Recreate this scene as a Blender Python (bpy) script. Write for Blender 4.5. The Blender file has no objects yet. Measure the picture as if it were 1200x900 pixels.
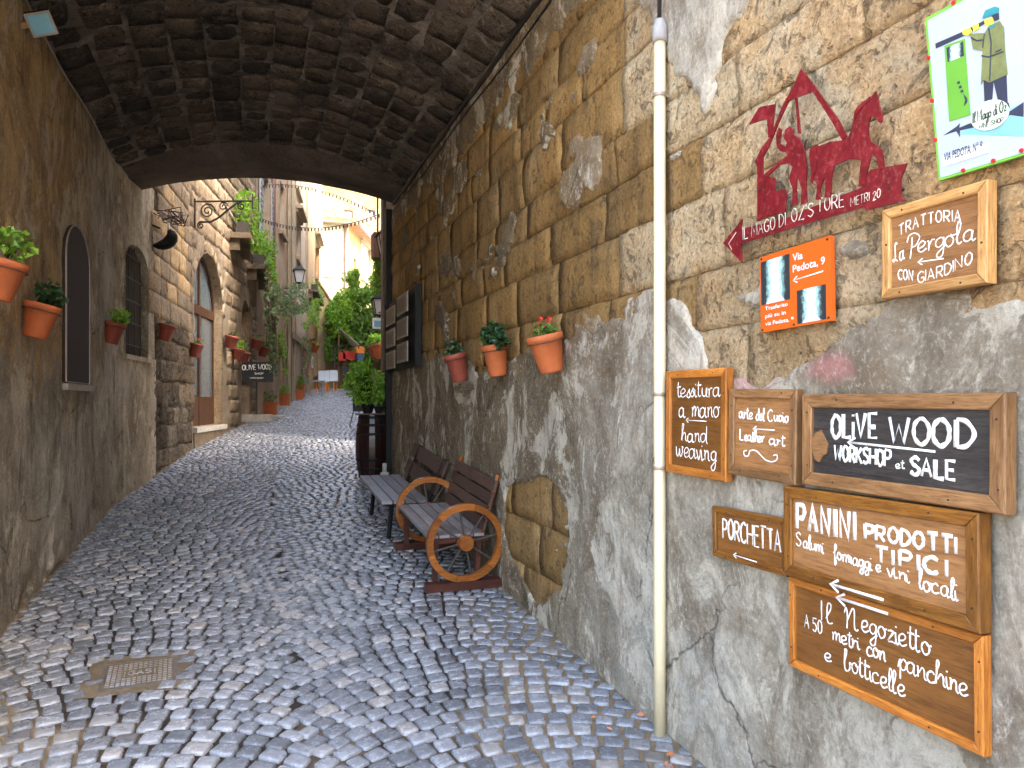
import bpy, math, random
import numpy as np
from mathutils import Vector, Matrix
C = bpy.context.scene
COL = C.collection
R = math.radians
rnd = random.Random(11)
nr = np.random.RandomState(5)

# ------------------------------------------------------------------ camera, sky, sun, exposure
E = 1.6                     # eye height
FPX, YAW, HOR = 860.0, R(19.53), 472.0
cam = bpy.data.cameras.new('camera'); cam.sensor_width = 36; cam.lens = FPX/1200*36
cam.shift_y = (HOR-450)/1200; cam.clip_start = .05; cam.clip_end = 1000
co = bpy.data.objects.new('camera', cam); COL.objects.link(co)
co.location = (0, 0, E); co.rotation_euler = (R(90), 0, -YAW); C.camera = co

SUN_EL, SUN_AZ = R(50), R(132)          # azimuth clockwise from +Y (street direction)
w = bpy.data.worlds.new('World'); C.world = w; w.use_nodes = True
nt = w.node_tree; bg = nt.nodes['Background']; bg.inputs[1].default_value = .15
sk = nt.nodes.new('ShaderNodeTexSky'); sk.sky_type = 'NISHITA'; sk.sun_disc = False
sk.sun_elevation = SUN_EL; sk.sun_rotation = SUN_AZ; sk.air_density = 1.2; sk.dust_density = 5; sk.ozone_density = .6
nt.links.new(sk.outputs[0], bg.inputs[0])
sl = bpy.data.lights.new('sun', 'SUN'); sl.energy = .8; sl.angle = R(12); sl.color = (1, .94, .84)
so = bpy.data.objects.new('sun', sl); COL.objects.link(so)
sd = Vector((math.sin(SUN_AZ)*math.cos(SUN_EL), math.cos(SUN_AZ)*math.cos(SUN_EL), math.sin(SUN_EL)))
so.rotation_euler = sd.to_track_quat('Z', 'Y').to_euler(); so.location = (0, -5, 20)
C.view_settings.view_transform = 'Standard'; C.view_settings.look = 'None'
C.view_settings.exposure = 3.6; C.view_settings.gamma = 1
C.cycles.max_bounces = 12; C.cycles.diffuse_bounces = 8; C.cycles.glossy_bounces = 4

# ------------------------------------------------------------------ numbers of the place
LT = [(-60,-1.48),(9.4,-1.48),(11.2,-1.27),(13.8,-.98),(19.5,.10),(26.3,1.27),(34,2.4),(44,3.9),(70,8)]
GT = [(-200,-1.7),(-6,-1.7),(0,-1.62),(3,-1.55),(5.5,-1.43),(9,-1.18),(10.5,-1.07),(15,-.70),(20,-.36),(25,-.0),(30,.3),(34,.52),(40,.85),(60,1.8),(90,2.2),(300,2.2)]
def interp(T, y): return np.interp(y, [a for a, b in T], [b for a, b in T])
def left(y): return interp(LT, y)
def gz(y): return E + interp(GT, y)
RT = [(-60,1.85),(10.2,1.85),(11.8,1.98),(14,2.5),(30,5.05),(40,6.75),(70,12)]
def right(y): return interp(RT, y)
SA, CA = math.sin(YAW), math.cos(YAW)
def ray(px, py):
    u = px-600
    return Vector((FPX*SA+u*CA, FPX*CA-u*SA, HOR-py))
def onX(px, py, X):
    r = ray(px, py); return r*(X/r.x)+Vector((0, 0, E))
def onY(px, py, Y):
    r = ray(px, py); return r*(Y/r.y)+Vector((0, 0, E))
def onG(px, py):
    r = ray(px, py); lo, hi = .5, 80.
    for i in range(50):
        m = (lo+hi)/2; p = r*(m/r.y)
        if p.z+E > gz(m): lo = m
        else: hi = m
    p = r*(lo/r.y); return Vector((p.x, p.y, p.z+E))

# ------------------------------------------------------------------ noise
def _hash(ix, iy, s):
    n = (ix*374761393 + iy*668265263 + s*1442695041) & 0xffffffff
    n = ((n ^ (n >> 13))*1274126177) & 0xffffffff
    return ((n ^ (n >> 16)) & 0xffff)/65535.0
def vnoise(x, y, s=0):
    x = np.asarray(x, float); y = np.asarray(y, float)
    ix = np.floor(x).astype(np.int64); iy = np.floor(y).astype(np.int64)
    fx = x-ix; fy = y-iy; fx = fx*fx*(3-2*fx); fy = fy*fy*(3-2*fy)
    a = _hash(ix, iy, s); b = _hash(ix+1, iy, s); c = _hash(ix, iy+1, s); d = _hash(ix+1, iy+1, s)
    return (a*(1-fx)+b*fx)*(1-fy)+(c*(1-fx)+d*fx)*fy
def fbm(x, y, s=0, o=4):
    v = 0; a = .5; t = 0
    for i in range(o):
        v = v+a*(vnoise(x, y, s+i*7)-.5)*2; t += a; a *= .55; x = np.asarray(x)*2.03+3.1; y = np.asarray(y)*2.03+1.7
    return v/t

# ------------------------------------------------------------------ node helper
class NT:
    def __init__(s, name):
        s.m = bpy.data.materials.new(name); s.m.use_nodes = True; s.t = s.m.node_tree
        s.b = s.t.nodes['Principled BSDF']; s.g = s.t.nodes.new('ShaderNodeNewGeometry')
        s.pos = s.g.outputs['Position']
    def n(s, ty, **k):
        x = s.t.nodes.new(ty)
        for a, b in k.items(): setattr(x, a, b)
        return x
    def set(s, inp, v):
        if hasattr(v, 'links') or isinstance(v, bpy.types.NodeSocket): s.t.links.new(v, inp)
        elif v is not None:
            if isinstance(v, (tuple, list)) and len(v) == 3 and inp.type == 'RGBA': v = (*v, 1)
            inp.default_value = v
    def map(s, vec, sc=(1, 1, 1), loc=(0, 0, 0)):
        x = s.n('ShaderNodeMapping'); s.set(x.inputs[0], vec); x.inputs['Scale'].default_value = sc; x.inputs['Location'].default_value = loc
        return x.outputs[0]
    def noise(s, scale, det=4, ro=.6, vec=None, dist=0):
        x = s.n('ShaderNodeTexNoise'); s.set(x.inputs['Vector'], vec or s.pos)
        x.inputs['Scale'].default_value = scale; x.inputs['Detail'].default_value = det
        x.inputs['Roughness'].default_value = ro; x.inputs['Distortion'].default_value = dist
        return x.outputs[0]
    def vor(s, scale, vec=None, feat='F1'):
        x = s.n('ShaderNodeTexVoronoi'); x.feature = feat; s.set(x.inputs['Vector'], vec or s.pos); x.inputs['Scale'].default_value = scale
        return x.outputs[0]
    def ramp(s, f, st):
        x = s.n('ShaderNodeValToRGB'); s.set(x.inputs[0], f); r = x.color_ramp
        while len(r.elements) < len(st): r.elements.new(.5)
        for e, (p, c) in zip(r.elements, st):
            e.position = p; e.color = (*c, 1) if isinstance(c, (tuple, list)) else (c, c, c, 1)
        return x.outputs[0]
    def mix(s, f, a, b, mode='MIX'):
        x = s.n('ShaderNodeMix', data_type='RGBA', blend_type=mode)
        s.set(x.inputs[0], f); s.set(x.inputs[6], a); s.set(x.inputs[7], b); return x.outputs[2]
    def math(s, op, a, b=None, cl=False):
        x = s.n('ShaderNodeMath', operation=op, use_clamp=cl); s.set(x.inputs[0], a)
        if b is not None: s.set(x.inputs[1], b)
        return x.outputs[0]
    def rand(s):
        o = s.n('ShaderNodeObjectInfo')
        return s.math('FRACT', s.math('ADD', o.outputs['Random'], s.g.outputs['Random Per Island']))
    def sep(s, v=None):
        x = s.n('ShaderNodeSeparateXYZ'); s.set(x.inputs[0], v or s.pos); return x.outputs
    def bump(s, h, st=.5, d=.01, prev=None):
        x = s.n('ShaderNodeBump'); s.set(x.inputs['Height'], h); x.inputs['Strength'].default_value = st; x.inputs['Distance'].default_value = d
        if prev: s.set(x.inputs['Normal'], prev)
        return x.outputs[0]
    def out(s, col=None, rough=None, nrm=None, metal=None, spec=None):
        if col is not None: s.set(s.b.inputs['Base Color'], col)
        if rough is not None: s.set(s.b.inputs['Roughness'], rough)
        if nrm is not None: s.set(s.b.inputs['Normal'], nrm)
        if metal is not None: s.set(s.b.inputs['Metallic'], metal)
        if spec is not None: s.set(s.b.inputs['Specular IOR Level'], spec)
        return s.m

def rock(name, c1, c2, c3, dark=(.05,.04,.03), sc=1.0, streak=.5, patch=None, patchamt=.5, bumpd=.012, vary=.35, rough=.9, pits=.6, specks=.25, specs=.2):
    k = NT(name)
    a = k.noise(1.3*sc, 6, .65, dist=.4); b = k.noise(6*sc, 8, .7); f = k.noise(55*sc, 6, .75)
    col = k.ramp(a, [(.3, c1), (.5, c2), (.68, c3)])
    col = k.mix(k.ramp(b, [(.3, .0), (.7, .75)]), col, k.mix(1, col, (1.55,1.45,1.3), 'MULTIPLY'))
    if patch:
        pm = k.ramp(k.noise(1.0*sc, 7, .7, vec=k.map(k.pos, (1,1,1), (3,8,5)), dist=.8), [(.48, 0.), (.56, patchamt)])
        col = k.mix(pm, col, patch)
    # vertical run marks
    st = k.noise(3.2, 6, .7, vec=k.map(k.pos, (2.2, 2.2, .35)), dist=.5)
    col = k.mix(k.ramp(st, [(.5, 0.), (.72, streak)]), col, dark)
    st2 = k.noise(2.4, 6, .75, vec=k.map(k.pos, (3.2, 3.2, .45), (5, 2, 1)), dist=.6)
    col = k.mix(k.ramp(st2, [(.58, 0.), (.75, streak*.5)]), col, k.mix(1, c3, (1.6,1.6,1.6), 'MULTIPLY'))
    sp = k.ramp(f, [(.40, 1.), (.49, 0.)])
    col = k.mix(k.math('MULTIPLY', sp, specks), col, dark)
    sp2 = k.ramp(f, [(.53, 0.), (.63, 1.)])
    col = k.mix(k.math('MULTIPLY', sp2, specks*.8), col, k.mix(1, c3, (1.7,1.65,1.55), 'MULTIPLY'))
    if name.startswith('vault'):
        ef = k.noise(7, 9, .8, dist=1.0, vec=k.map(k.pos, (1,1,1), (4,1,2)))
        col = k.mix(k.ramp(ef, [(.55, 0.), (.60, .6)]), col, (.27,.235,.19))
    pt = k.noise(17*sc, 5, .65, dist=.8)
    col = k.mix(k.math('MULTIPLY', k.ramp(pt, [(.36, 1.), (.42, 0.)]), specks*1.5, True), col, dark)
    v = k.rand()
    col = k.mix(1, col, k.mix(v, (1-vary,)*3, (1+vary*.8, 1+vary*.7, 1+vary*.6)), 'MULTIPLY')
    pit = k.ramp(k.vor(38*sc, vec=k.mix(.12, k.pos, k.n('ShaderNodeTexNoise').outputs[1])), [(.0, 0.), (.3, 1.)])
    n1 = k.bump(b, .9, bumpd*3); n2 = k.bump(f, .9, bumpd*1.1, n1); n3 = k.bump(k.ramp(pt, [(.36, 0.), (.44, 1.)]), pits, bumpd*1.5, k.bump(pit, pits, bumpd, n2))
    return k.out(col, rough, n3, spec=specs)

MT = {}
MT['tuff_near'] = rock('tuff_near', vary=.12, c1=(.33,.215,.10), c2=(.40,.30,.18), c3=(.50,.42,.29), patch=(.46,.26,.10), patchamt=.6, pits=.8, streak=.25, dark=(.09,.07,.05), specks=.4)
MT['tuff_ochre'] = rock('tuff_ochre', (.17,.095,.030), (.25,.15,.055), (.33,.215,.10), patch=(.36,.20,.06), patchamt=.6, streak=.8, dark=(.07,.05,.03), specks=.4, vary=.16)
MT['tuff_dark'] = rock('tuff_dark', (.10,.08,.06), (.16,.13,.10), (.24,.21,.17), patch=(.28,.2,.12), patchamt=.5, streak=.5, vary=.45, bumpd=.03)
MT['tuff_light'] = rock('tuff_light', (.17,.13,.09), (.23,.18,.125), (.30,.245,.18), patch=(.29,.20,.12), patchamt=.5, streak=.5, dark=(.09,.07,.05), vary=.16, specks=.5)
MT['mortar_light'] = rock('mortar_light', (.14,.11,.08), (.18,.145,.11), (.24,.2,.15), streak=.3, vary=0)
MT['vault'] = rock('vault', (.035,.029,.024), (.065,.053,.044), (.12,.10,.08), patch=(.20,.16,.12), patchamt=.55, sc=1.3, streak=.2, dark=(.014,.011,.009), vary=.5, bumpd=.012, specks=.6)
MT['roof_tile'] = rock('roof_tile', (.30,.14,.08), (.36,.2,.12), (.4,.28,.2), streak=.3)

def wall_mat(name, c1, c2, c3, ochre, band, dark, dcut=(.5,.66), side=1):
    """cement render with run marks; ochre wash; on the right some passage shade in the colour"""
    k = NT(name); X, Y, Z = k.sep()
    a = k.noise(.9, 7, .68, dist=.6); b = k.noise(5, 9, .72, dist=.3); f = k.noise(48, 7, .78)
    col = k.ramp(a, [(.32, c1), (.5, c2), (.66, c3)])
    # height band: the old wash stays higher up, its edge ragged
    zz = k.math('ADD', Z, k.math('MULTIPLY', k.math('SUBTRACT', b, .5), 1.6))
    zz = k.math('ADD', zz, k.math('MULTIPLY', k.math('SUBTRACT', a, .5), 2.4))
    hb = k.n('ShaderNodeMapRange'); k.set(hb.inputs[0], zz); hb.inputs[1].default_value = band; hb.inputs[2].default_value = band+.35
    yb = k.n('ShaderNodeMapRange'); k.set(yb.inputs[0], k.math('ADD', Y, k.math('MULTIPLY', k.math('SUBTRACT', b, .5), 3)));
    yb.inputs[1].default_value = 2.6 if side > 0 else 8.6; yb.inputs[2].default_value = 4.2 if side > 0 else 7.0
    o2 = k.mix(b, k.mix(1, ochre, (.62,.58,.55), 'MULTIPLY'), k.mix(1, ochre, (1.35,1.35,1.4), 'MULTIPLY'))
    col = k.mix(k.math('MULTIPLY', k.math('MULTIPLY', hb.outputs[0], yb.outputs[0]), .85), col, o2)
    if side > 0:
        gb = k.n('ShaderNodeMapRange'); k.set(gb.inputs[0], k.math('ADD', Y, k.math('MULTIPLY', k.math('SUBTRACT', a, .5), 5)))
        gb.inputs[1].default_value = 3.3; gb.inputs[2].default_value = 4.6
        col = k.mix(k.math('MULTIPLY', gb.outputs[0], .9), col, k.mix(k.ramp(b, [(.35, 0.), (.65, 1.)]), (.095,.066,.033), (.23,.165,.085)))  # browner inside the passage: its own ochre plus some shade in the colour
    bl = k.noise(1.4, 8, .75, vec=k.map(k.pos, (1,1,1), (2,6,1)), dist=1.0)
    col = k.mix(k.ramp(bl, [(.47, 0.), (.58, .55)]), col, k.mix(1, col, (.42,.36,.29), 'MULTIPLY'))
    # scaled pale patches
    pp = k.ramp(k.noise(2.2, 8, .75, vec=k.map(k.pos, (1,1,.7), (9,3,2)), dist=.8), [(.53, 0.), (.57, .6)])
    col = k.mix(pp, col, k.mix(1, c3, (1.25,1.2,1.12), 'MULTIPLY'))
    # damp streaks
    st = k.noise(1.7, 8, .72, vec=k.map(k.pos, (1.6, 1.6, .7)), dist=1.2)
    col = k.mix(k.ramp(st, [(dcut[0], 0.), (dcut[1], .75)]), col, dark)
    st = k.noise(4.5, 8, .75, vec=k.map(k.pos, (2, 2, .6), (4,4,4)), dist=1.2)
    col = k.mix(k.ramp(st, [(.52, 0.), (.66, .55)]), col, k.mix(1, dark, (1.5,1.4,1.3), 'MULTIPLY'))
    col = k.mix(k.ramp(k.noise(6, 9, .8, vec=k.map(k.pos, (2,2,.5), (1,7,4)), dist=.6), [(.6, 0.), (.66, .5)]), col, k.mix(1, c3, (1.5,1.5,1.5), 'MULTIPLY'))
    if side > 0:
        for (py_, pz_, rr_) in ((2.42, 1.70, .16), (1.95, 1.72, .10)):
            dv = k.n('ShaderNodeVectorMath', operation='DISTANCE'); k.set(dv.inputs[0], k.map(k.pos, (0, 1, 2.2))); dv.inputs[1].default_value = (0, py_, pz_*2.2)
            dd = k.math('ADD', dv.outputs['Value'], k.math('MULTIPLY', k.math('SUBTRACT', b, .5), .35))
            col = k.mix(k.ramp(dd, [(rr_*.4, .45), (rr_*1.3, 0.)]), col, (.62,.22,.22))
    # hairline cracks
    cr = k.vor(1.6, vec=k.mix(.25, k.pos, k.n('ShaderNodeTexNoise').outputs[1]), feat='DISTANCE_TO_EDGE')
    crm = k.math('MULTIPLY', k.ramp(cr, [(.0, 1.), (.012, 0.)]), k.ramp(k.noise(1.1, 3), [(.5, 0.), (.56, 1.)]))
    col = k.mix(k.math('MULTIPLY', crm, .75), col, (.03,.025,.02))
    sp = k.ramp(f, [(.38, .3), (.47, 0.)]); col = k.mix(sp, col, k.mix(1, dark, (.8,.8,.8), 'MULTIPLY'))
    sp = k.ramp(f, [(.53, 0.), (.64, .3)]); col = k.mix(sp, col, k.mix(1, c3, (1.6,1.55,1.5), 'MULTIPLY'))
    n1 = k.bump(b, .9, .04); n2 = k.bump(f, .9, .014, n1)
    n3 = k.bump(k.math('SUBTRACT', 1, crm), .6, .006, n2)
    return k.out(col, .88, n3, spec=.25)
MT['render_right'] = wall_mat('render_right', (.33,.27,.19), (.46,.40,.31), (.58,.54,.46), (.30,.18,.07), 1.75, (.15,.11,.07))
MT['render_left'] = wall_mat('render_left', (.30,.25,.175), (.44,.38,.285), (.58,.53,.43), (.62,.41,.17), 1.6, (.11,.085,.055), side=-1)
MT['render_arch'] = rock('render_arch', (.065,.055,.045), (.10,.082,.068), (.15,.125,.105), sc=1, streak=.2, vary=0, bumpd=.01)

def cobble_mat():
    k = NT('cobble'); X, Y, Z = k.sep(); v = k.rand()
    col = k.ramp(v, [(0, (.085,.09,.098)), (.45, (.135,.142,.154)), (.8, (.19,.196,.208)), (1, (.215,.20,.185))])
    b = k.noise(22, 7, .7); f = k.noise(120, 5, .7)
    col = k.mix(k.ramp(b, [(.35, .0), (.7, .7)]), col, k.mix(1, col, (1.9,1.9,1.95), 'MULTIPLY'))
    # earth trodden over the stones beside the walls and at the near end
    e = k.noise(1.6, 6, .7, dist=.5)
    dx = k.math('ABSOLUTE', k.math('SUBTRACT', X, .1)); fringe = k.math('MULTIPLY', k.math('SUBTRACT', dx, k.math('ADD', 1.05, k.math('MULTIPLY', Y, .06))), .55)
    near = k.math('MULTIPLY', k.math('SUBTRACT', 4.2, k.math('ADD', Y, k.math('MULTIPLY', X, .9))), .25)
    near = k.math('MAXIMUM', k.math('MINIMUM', near, .22), -.15)
    fr = k.math('MAXIMUM', k.math('MINIMUM', fringe, .2), -.1)
    d = k.math('ADD', e, k.math('ADD', near, fr))
    dm = k.ramp(d, [(.64, 0.), (.84, .8)])
    dm = k.math('MULTIPLY', dm, k.ramp(k.noise(30, 5, .7), [(.3, .55), (.6, 1.)]))
    col = k.mix(dm, col, (.16,.125,.075))
    rg = k.math('ADD', k.ramp(b, [(.3, .14), (.7, .34)]), k.math('MULTIPLY', dm, .4))
    n1 = k.bump(b, .55, .012); n2 = k.bump(f, .35, .003, n1)
    return k.out(col, rg, n2, spec=.85)
MT['cobble'] = cobble_mat()
def bed_mat():
    k = NT('bedding'); X, Y, Z = k.sep(); b = k.noise(9, 8, .75); f = k.noise(90, 6, .8)
    e = k.noise(1.6, 6, .7, dist=.5)
    near = k.math('MAXIMUM', k.math('MINIMUM', k.math('MULTIPLY', k.math('SUBTRACT', 4.6, Y), .2), .25), -.2)
    side = k.math('MAXIMUM', k.math('MINIMUM', k.math('MULTIPLY', k.math('SUBTRACT', k.math('ABSOLUTE', k.math('SUBTRACT', X, .1)), .9), .6), .3), -.1)
    m = k.ramp(k.math('ADD', e, k.math('ADD', near, side)), [(.58, 0.), (.80, 1.)])
    col = k.mix(m, (.022,.016,.012), (.19,.145,.09))
    col = k.mix(k.ramp(b, [(.35, 0.), (.65, .6)]), col, k.mix(1, col, (1.5,1.4,1.3), 'MULTIPLY'))
    col = k.mix(k.ramp(f, [(.35, .5), (.5, 0.)]), col, (.06,.045,.03))
    return k.out(col, .9, k.bump(f, .9, .008, k.bump(b, .8, .015)), spec=.3)
MT['bed'] = bed_mat()

def wood(name, c1, c2, sc=1, rough=.5, axis='X', coords='Object', dark=.5, spec=.4):
    k = NT(name); tc = k.n('ShaderNodeTexCoord').outputs[coords]
    o = k.n('ShaderNodeObjectInfo').outputs['Random']
    ad = k.n('ShaderNodeVectorMath', operation='ADD'); k.set(ad.inputs[0], tc)
    cmb = k.n('ShaderNodeCombineXYZ')
    for i in range(3): k.set(cmb.inputs[i], k.math('MULTIPLY', o, 17.3+i*5))
    k.set(ad.inputs[1], cmb.outputs[0]); v = ad.outputs[0]
    s = {'X': (1.2, 14, 14), 'Y': (14, 1.2, 14), 'Z': (14, 14, 1.2)}[axis]
    g = k.noise(4*sc, 8, .7, vec=k.map(v, s), dist=1.2); g2 = k.noise(3*sc, 4, .6, vec=v)
    g3 = k.noise(16*sc, 8, .7, vec=k.map(v, s))
    col = k.ramp(g, [(.3, c1), (.62, c2)])
    col = k.mix(k.ramp(g2, [(.45, 0.), (.7, dark)]), col, k.mix(1, c1, (.5,.45,.4), 'MULTIPLY'))
    col = k.mix(k.ramp(g3, [(.38, .55), (.52, 0.)]), col, k.mix(1, c1, (.4,.35,.3), 'MULTIPLY'))
    col = k.mix(1, col, k.mix(o, (.8,.78,.75), (1.2,1.18,1.15)), 'MULTIPLY')
    return k.out(col, rough, k.bump(g3, .35, .002, k.bump(g, .3, .003)), spec=spec)
MT['wood_orange'] = wood('wood_orange', (.34,.10,.012), (.56,.21,.035), rough=.4)
MT['wood_tan'] = wood('wood_tan', (.36,.17,.05), (.58,.33,.12), rough=.5)
MT['wood_brown'] = wood('wood_brown', (.16,.07,.022), (.34,.18,.075), rough=.5)
MT['wood_dark'] = wood('wood_dark', (.12,.042,.006), (.27,.11,.018), rough=.4)
MT['wood_black'] = wood('wood_black', (.012,.010,.010), (.06,.05,.045), rough=.6, sc=1.5)
MT['wood_grey'] = wood('wood_grey', (.15,.13,.13), (.32,.30,.31), rough=.34, axis='Y', spec=.6)
MT['wood_back'] = wood('wood_back', (.05,.025,.02), (.11,.065,.05), rough=.5, axis='Y')
MT['wood_red'] = wood('wood_red', (.045,.012,.008), (.09,.03,.018), rough=.4, axis='X')
MT['wheel'] = wood('wheel', (.14,.04,.008), (.34,.115,.02), rough=.35, sc=.7)
MT['barrel'] = wood('barrel', (.010,.003,.003), (.03,.008,.007), rough=.3, axis='Z')
MT['door_wood'] = wood('door_wood', (.05,.02,.010), (.12,.055,.026), rough=.45, axis='Z')
MT['panel_board'] = wood('panel_board', (.27,.115,.035), (.37,.18,.065), rough=.6, sc=.6)
MT['panel_board_dark'] = wood('panel_board_dark', (.17,.065,.012), (.26,.105,.022), rough=.5, sc=.6)

def plain(name, c, rough=.5, metal=0, var=.25, sc=12, bump=.15, spec=.5, em=None):
    k = NT(name); n = k.noise(sc, 6, .7); n2 = k.noise(sc*9, 4, .7)
    col = k.mix(k.ramp(n, [(.3, 0.), (.7, 1.)]), tuple(x*(1-var) for x in c), tuple(min(1, x*(1+var)) for x in c))
    return k.out(col, k.math('ADD', rough-.08, k.math('MULTIPLY', n2, .16)), k.bump(n2, bump, .003, k.bump(n, bump, .006)), metal, spec)
MT['white_paint'] = plain('white_paint', (.82,.82,.82), .5, var=.08)
def brushed():
    k = NT('brushed_paint'); n = k.noise(30, 6, .75); n2 = k.noise(9, 5, .7)
    col = k.mix(k.ramp(n, [(.38, .6), (.48, 0.)]), (.84,.83,.80), (.48,.38,.27))
    col = k.mix(k.ramp(n2, [(.5, 0.), (.7, .3)]), col, (.66,.62,.55)); return k.out(col, .55, k.bump(n, .4, .002))
MT['brushed_paint'] = brushed()
MT['cream'] = plain('cream', (.62,.52,.33), .4, var=.12, sc=5)
MT['grey_plastic'] = plain('grey_plastic', (.30,.28,.26), .5)
MT['black_metal'] = plain('black_metal', (.010,.010,.010), .6, spec=.25)
MT['iron'] = plain('iron', (.045,.035,.03), .6)
MT['black_cable'] = plain('black_cable', (.015,.014,.013), .5)
MT['terracotta'] = plain('terracotta', (.42,.105,.028), .7, var=.2, sc=9)
MT['terracotta_dark'] = plain('terracotta_dark', (.26,.055,.03), .55, var=.2, sc=9)
MT['soil'] = plain('soil', (.035,.022,.014), .95, sc=40, bump=.9)
MT['screen'] = plain('screen', (.035,.014,.009), .8, var=.4, sc=50, bump=.4)
MT['frame_pale'] = plain('frame_pale', (.34,.29,.25), .5)
MT['orange'] = plain('orange', (.62,.11,.010), .4, var=.06)
MT['poster'] = plain('poster', (.42,.47,.56), .35, var=.03, sc=2)
MT['green_edge'] = plain('green_edge', (.17,.48,.05), .4, var=.1)
MT['green_print'] = plain('green_print', (.13,.36,.04), .4, var=.05)
MT['olive_print'] = plain('olive_print', (.17,.19,.065), .5, var=.25, sc=30)
MT['navy_print'] = plain('navy_print', (.025,.03,.06), .5, var=.2)
MT['teal_print'] = plain('teal_print', (.02,.22,.26), .5, var=.2)
MT['yellow_print'] = plain('yellow_print', (.75,.72,.06), .5, var=.1)
MT['skyblue_print'] = plain('skyblue_print', (.20,.45,.58), .5, var=.15, sc=6)
MT['palegreen_print'] = plain('palegreen_print', (.62,.74,.55), .5, var=.1)
MT['black_print'] = plain('black_print', (.02,.02,.025), .5, var=.1)
MT['red_pin'] = plain('red_pin', (.6,.02,.02), .35)
MT['nail'] = plain('nail', (.05,.03,.02), .5, .3)
MT['brass'] = plain('brass', (.35,.28,.22), .5, .5)
MT['lamp_glass'] = plain('lamp_glass', (.62,.62,.6), .2, var=.08)
MT['cloth_white'] = plain('cloth_white', (.8,.76,.68), .8, var=.1)
MT['stone_white'] = plain('stone_white', (.42,.39,.33), .8, var=.25, sc=8, bump=.4)
MT['paper'] = plain('paper', (.30,.245,.185), .6, var=.3, sc=20)
MT['menu_ink'] = plain('menu_ink', (.04,.03,.03), .6)
MT['bag_red'] = plain('bag_red', (.55,.03,.02), .5)
MT['bag_orange'] = plain('bag_orange', (.8,.25,.03), .5)
MT['bag_blue'] = plain('bag_blue', (.07,.10,.25), .5)
MT['bag_black'] = plain('bag_black', (.03,.03,.035), .5)
MT['bag_brown'] = plain('bag_brown', (.28,.10,.04), .5)
MT['chair_white'] = plain('chair_white', (.62,.68,.72), .5, var=.1)
MT['grey_cloth'] = plain('grey_cloth', (.28,.30,.32), .6, var=.2)
MT['shutter'] = plain('shutter', (.34,.38,.40), .6, var=.2)
MT['shutter_brown'] = plain('shutter_brown', (.22,.11,.06), .6, var=.2)
MT['copper'] = plain('copper', (.17,.09,.07), .5, .2)
MT['green_pipe'] = plain('green_pipe', (.04,.07,.06), .5)
MT['flower'] = plain('flower', (.7,.04,.02), .6)
MT['leaf_dry'] = plain('leaf_dry', (.42,.15,.06), .7)
def housemat(name, c, patch):
    return rock(name, tuple(x*.85 for x in c), c, tuple(min(1, x*1.1) for x in c), dark=tuple(x*.45 for x in c), sc=.7, streak=.45, patch=patch, patchamt=.45, bumpd=.008, vary=0, specks=.12, pits=.2)
MT['house_b'] = housemat('house_b', (.36,.29,.22), (.34,.22,.13))
MT['house_c'] = housemat('house_c', (.42,.375,.32), (.5,.46,.40))
MT['house_d'] = housemat('house_d', (.45,.33,.20), (.6,.48,.3))
MT['house_y'] = housemat('house_y', (.27,.215,.095), (.17,.10,.045))
MT['house_w'] = housemat('house_w', (.36,.33,.25), (.28,.21,.11))
MT['trim'] = housemat('trim', (.30,.25,.18), (.25,.18,.11))
def red_metal():
    k = NT('red_metal'); n = k.noise(14, 7, .75); n2 = k.noise(60, 5, .7)
    col = k.ramp(n, [(.3, (.09,.004,.006)), (.55, (.17,.006,.011)), (.72, (.26,.03,.035))])
    col = k.mix(k.ramp(n2, [(.54, 0.), (.64, .4)]), col, (.34,.10,.09))
    return k.out(col, .42, k.bump(n2, .3, .002), spec=.5)
MT['red_metal'] = red_metal()
def foliage(name, c1, c2, tr=.25):
    k = NT(name); v = k.rand()
    col = k.mix(v, c1, c2)
    t = k.n('ShaderNodeBsdfTranslucent'); k.set(t.inputs[0], k.mix(1, col, (1.3,1.5,.6), 'MULTIPLY'))
    m = k.n('ShaderNodeMixShader'); m.inputs[0].default_value = tr
    k.set(k.b.inputs['Base Color'], col); k.b.inputs['Roughness'].default_value = .42
    k.t.links.new(k.b.outputs[0], m.inputs[1]); k.t.links.new(t.outputs[0], m.inputs[2])
    k.t.links.new(m.outputs[0], k.t.nodes['Material Output'].inputs[0]); return k.m
MT['leaf'] = foliage('leaf', (.03,.09,.012), (.14,.27,.03))
MT['leaf_dark'] = foliage('leaf_dark', (.008,.03,.01), (.03,.08,.02), .1)
MT['leaf_bright'] = foliage('leaf_bright', (.10,.24,.02), (.28,.46,.05), .35)
MT['ivy'] = foliage('ivy', (.08,.18,.03), (.30,.46,.09), .4)
MT['ivy_grey'] = foliage('ivy_grey', (.07,.12,.05), (.22,.28,.15), .3)
def glassmat(name, c, tr=0):
    k = NT(name); k.out(c, .08, None, spec=1.0); return k.m
MT['glass'] = glassmat('glass', (.10,.13,.15))
MT['dark_inside'] = plain('dark_inside', (.02,.016,.013), .9)
def photo_print(name, seed):
    k = NT(name); tc = k.n('ShaderNodeTexCoord').outputs['Generated']; o = k.sep(tc)
    n = k.noise(7, 6, .75, vec=k.map(tc, (2, 1, 1), (seed, 0, 0)))
    d = k.math('ABSOLUTE', k.math('SUBTRACT', o[0], .5))
    wdt = k.math('ADD', d, k.math('MULTIPLY', k.math('SUBTRACT', n, .5), .5))
    col = k.ramp(wdt, [(.08, (.75,.88,.95)), (.22, (.30,.52,.50)), (.34, (.03,.035,.04))])
    lo = k.ramp(k.math('ADD', o[1], k.math('MULTIPLY', d, 1.0)), [(.3, 1.), (.36, 0.)])
    col = k.mix(lo, col, (.62,.70,.85)); return k.out(col, .35)
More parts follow.
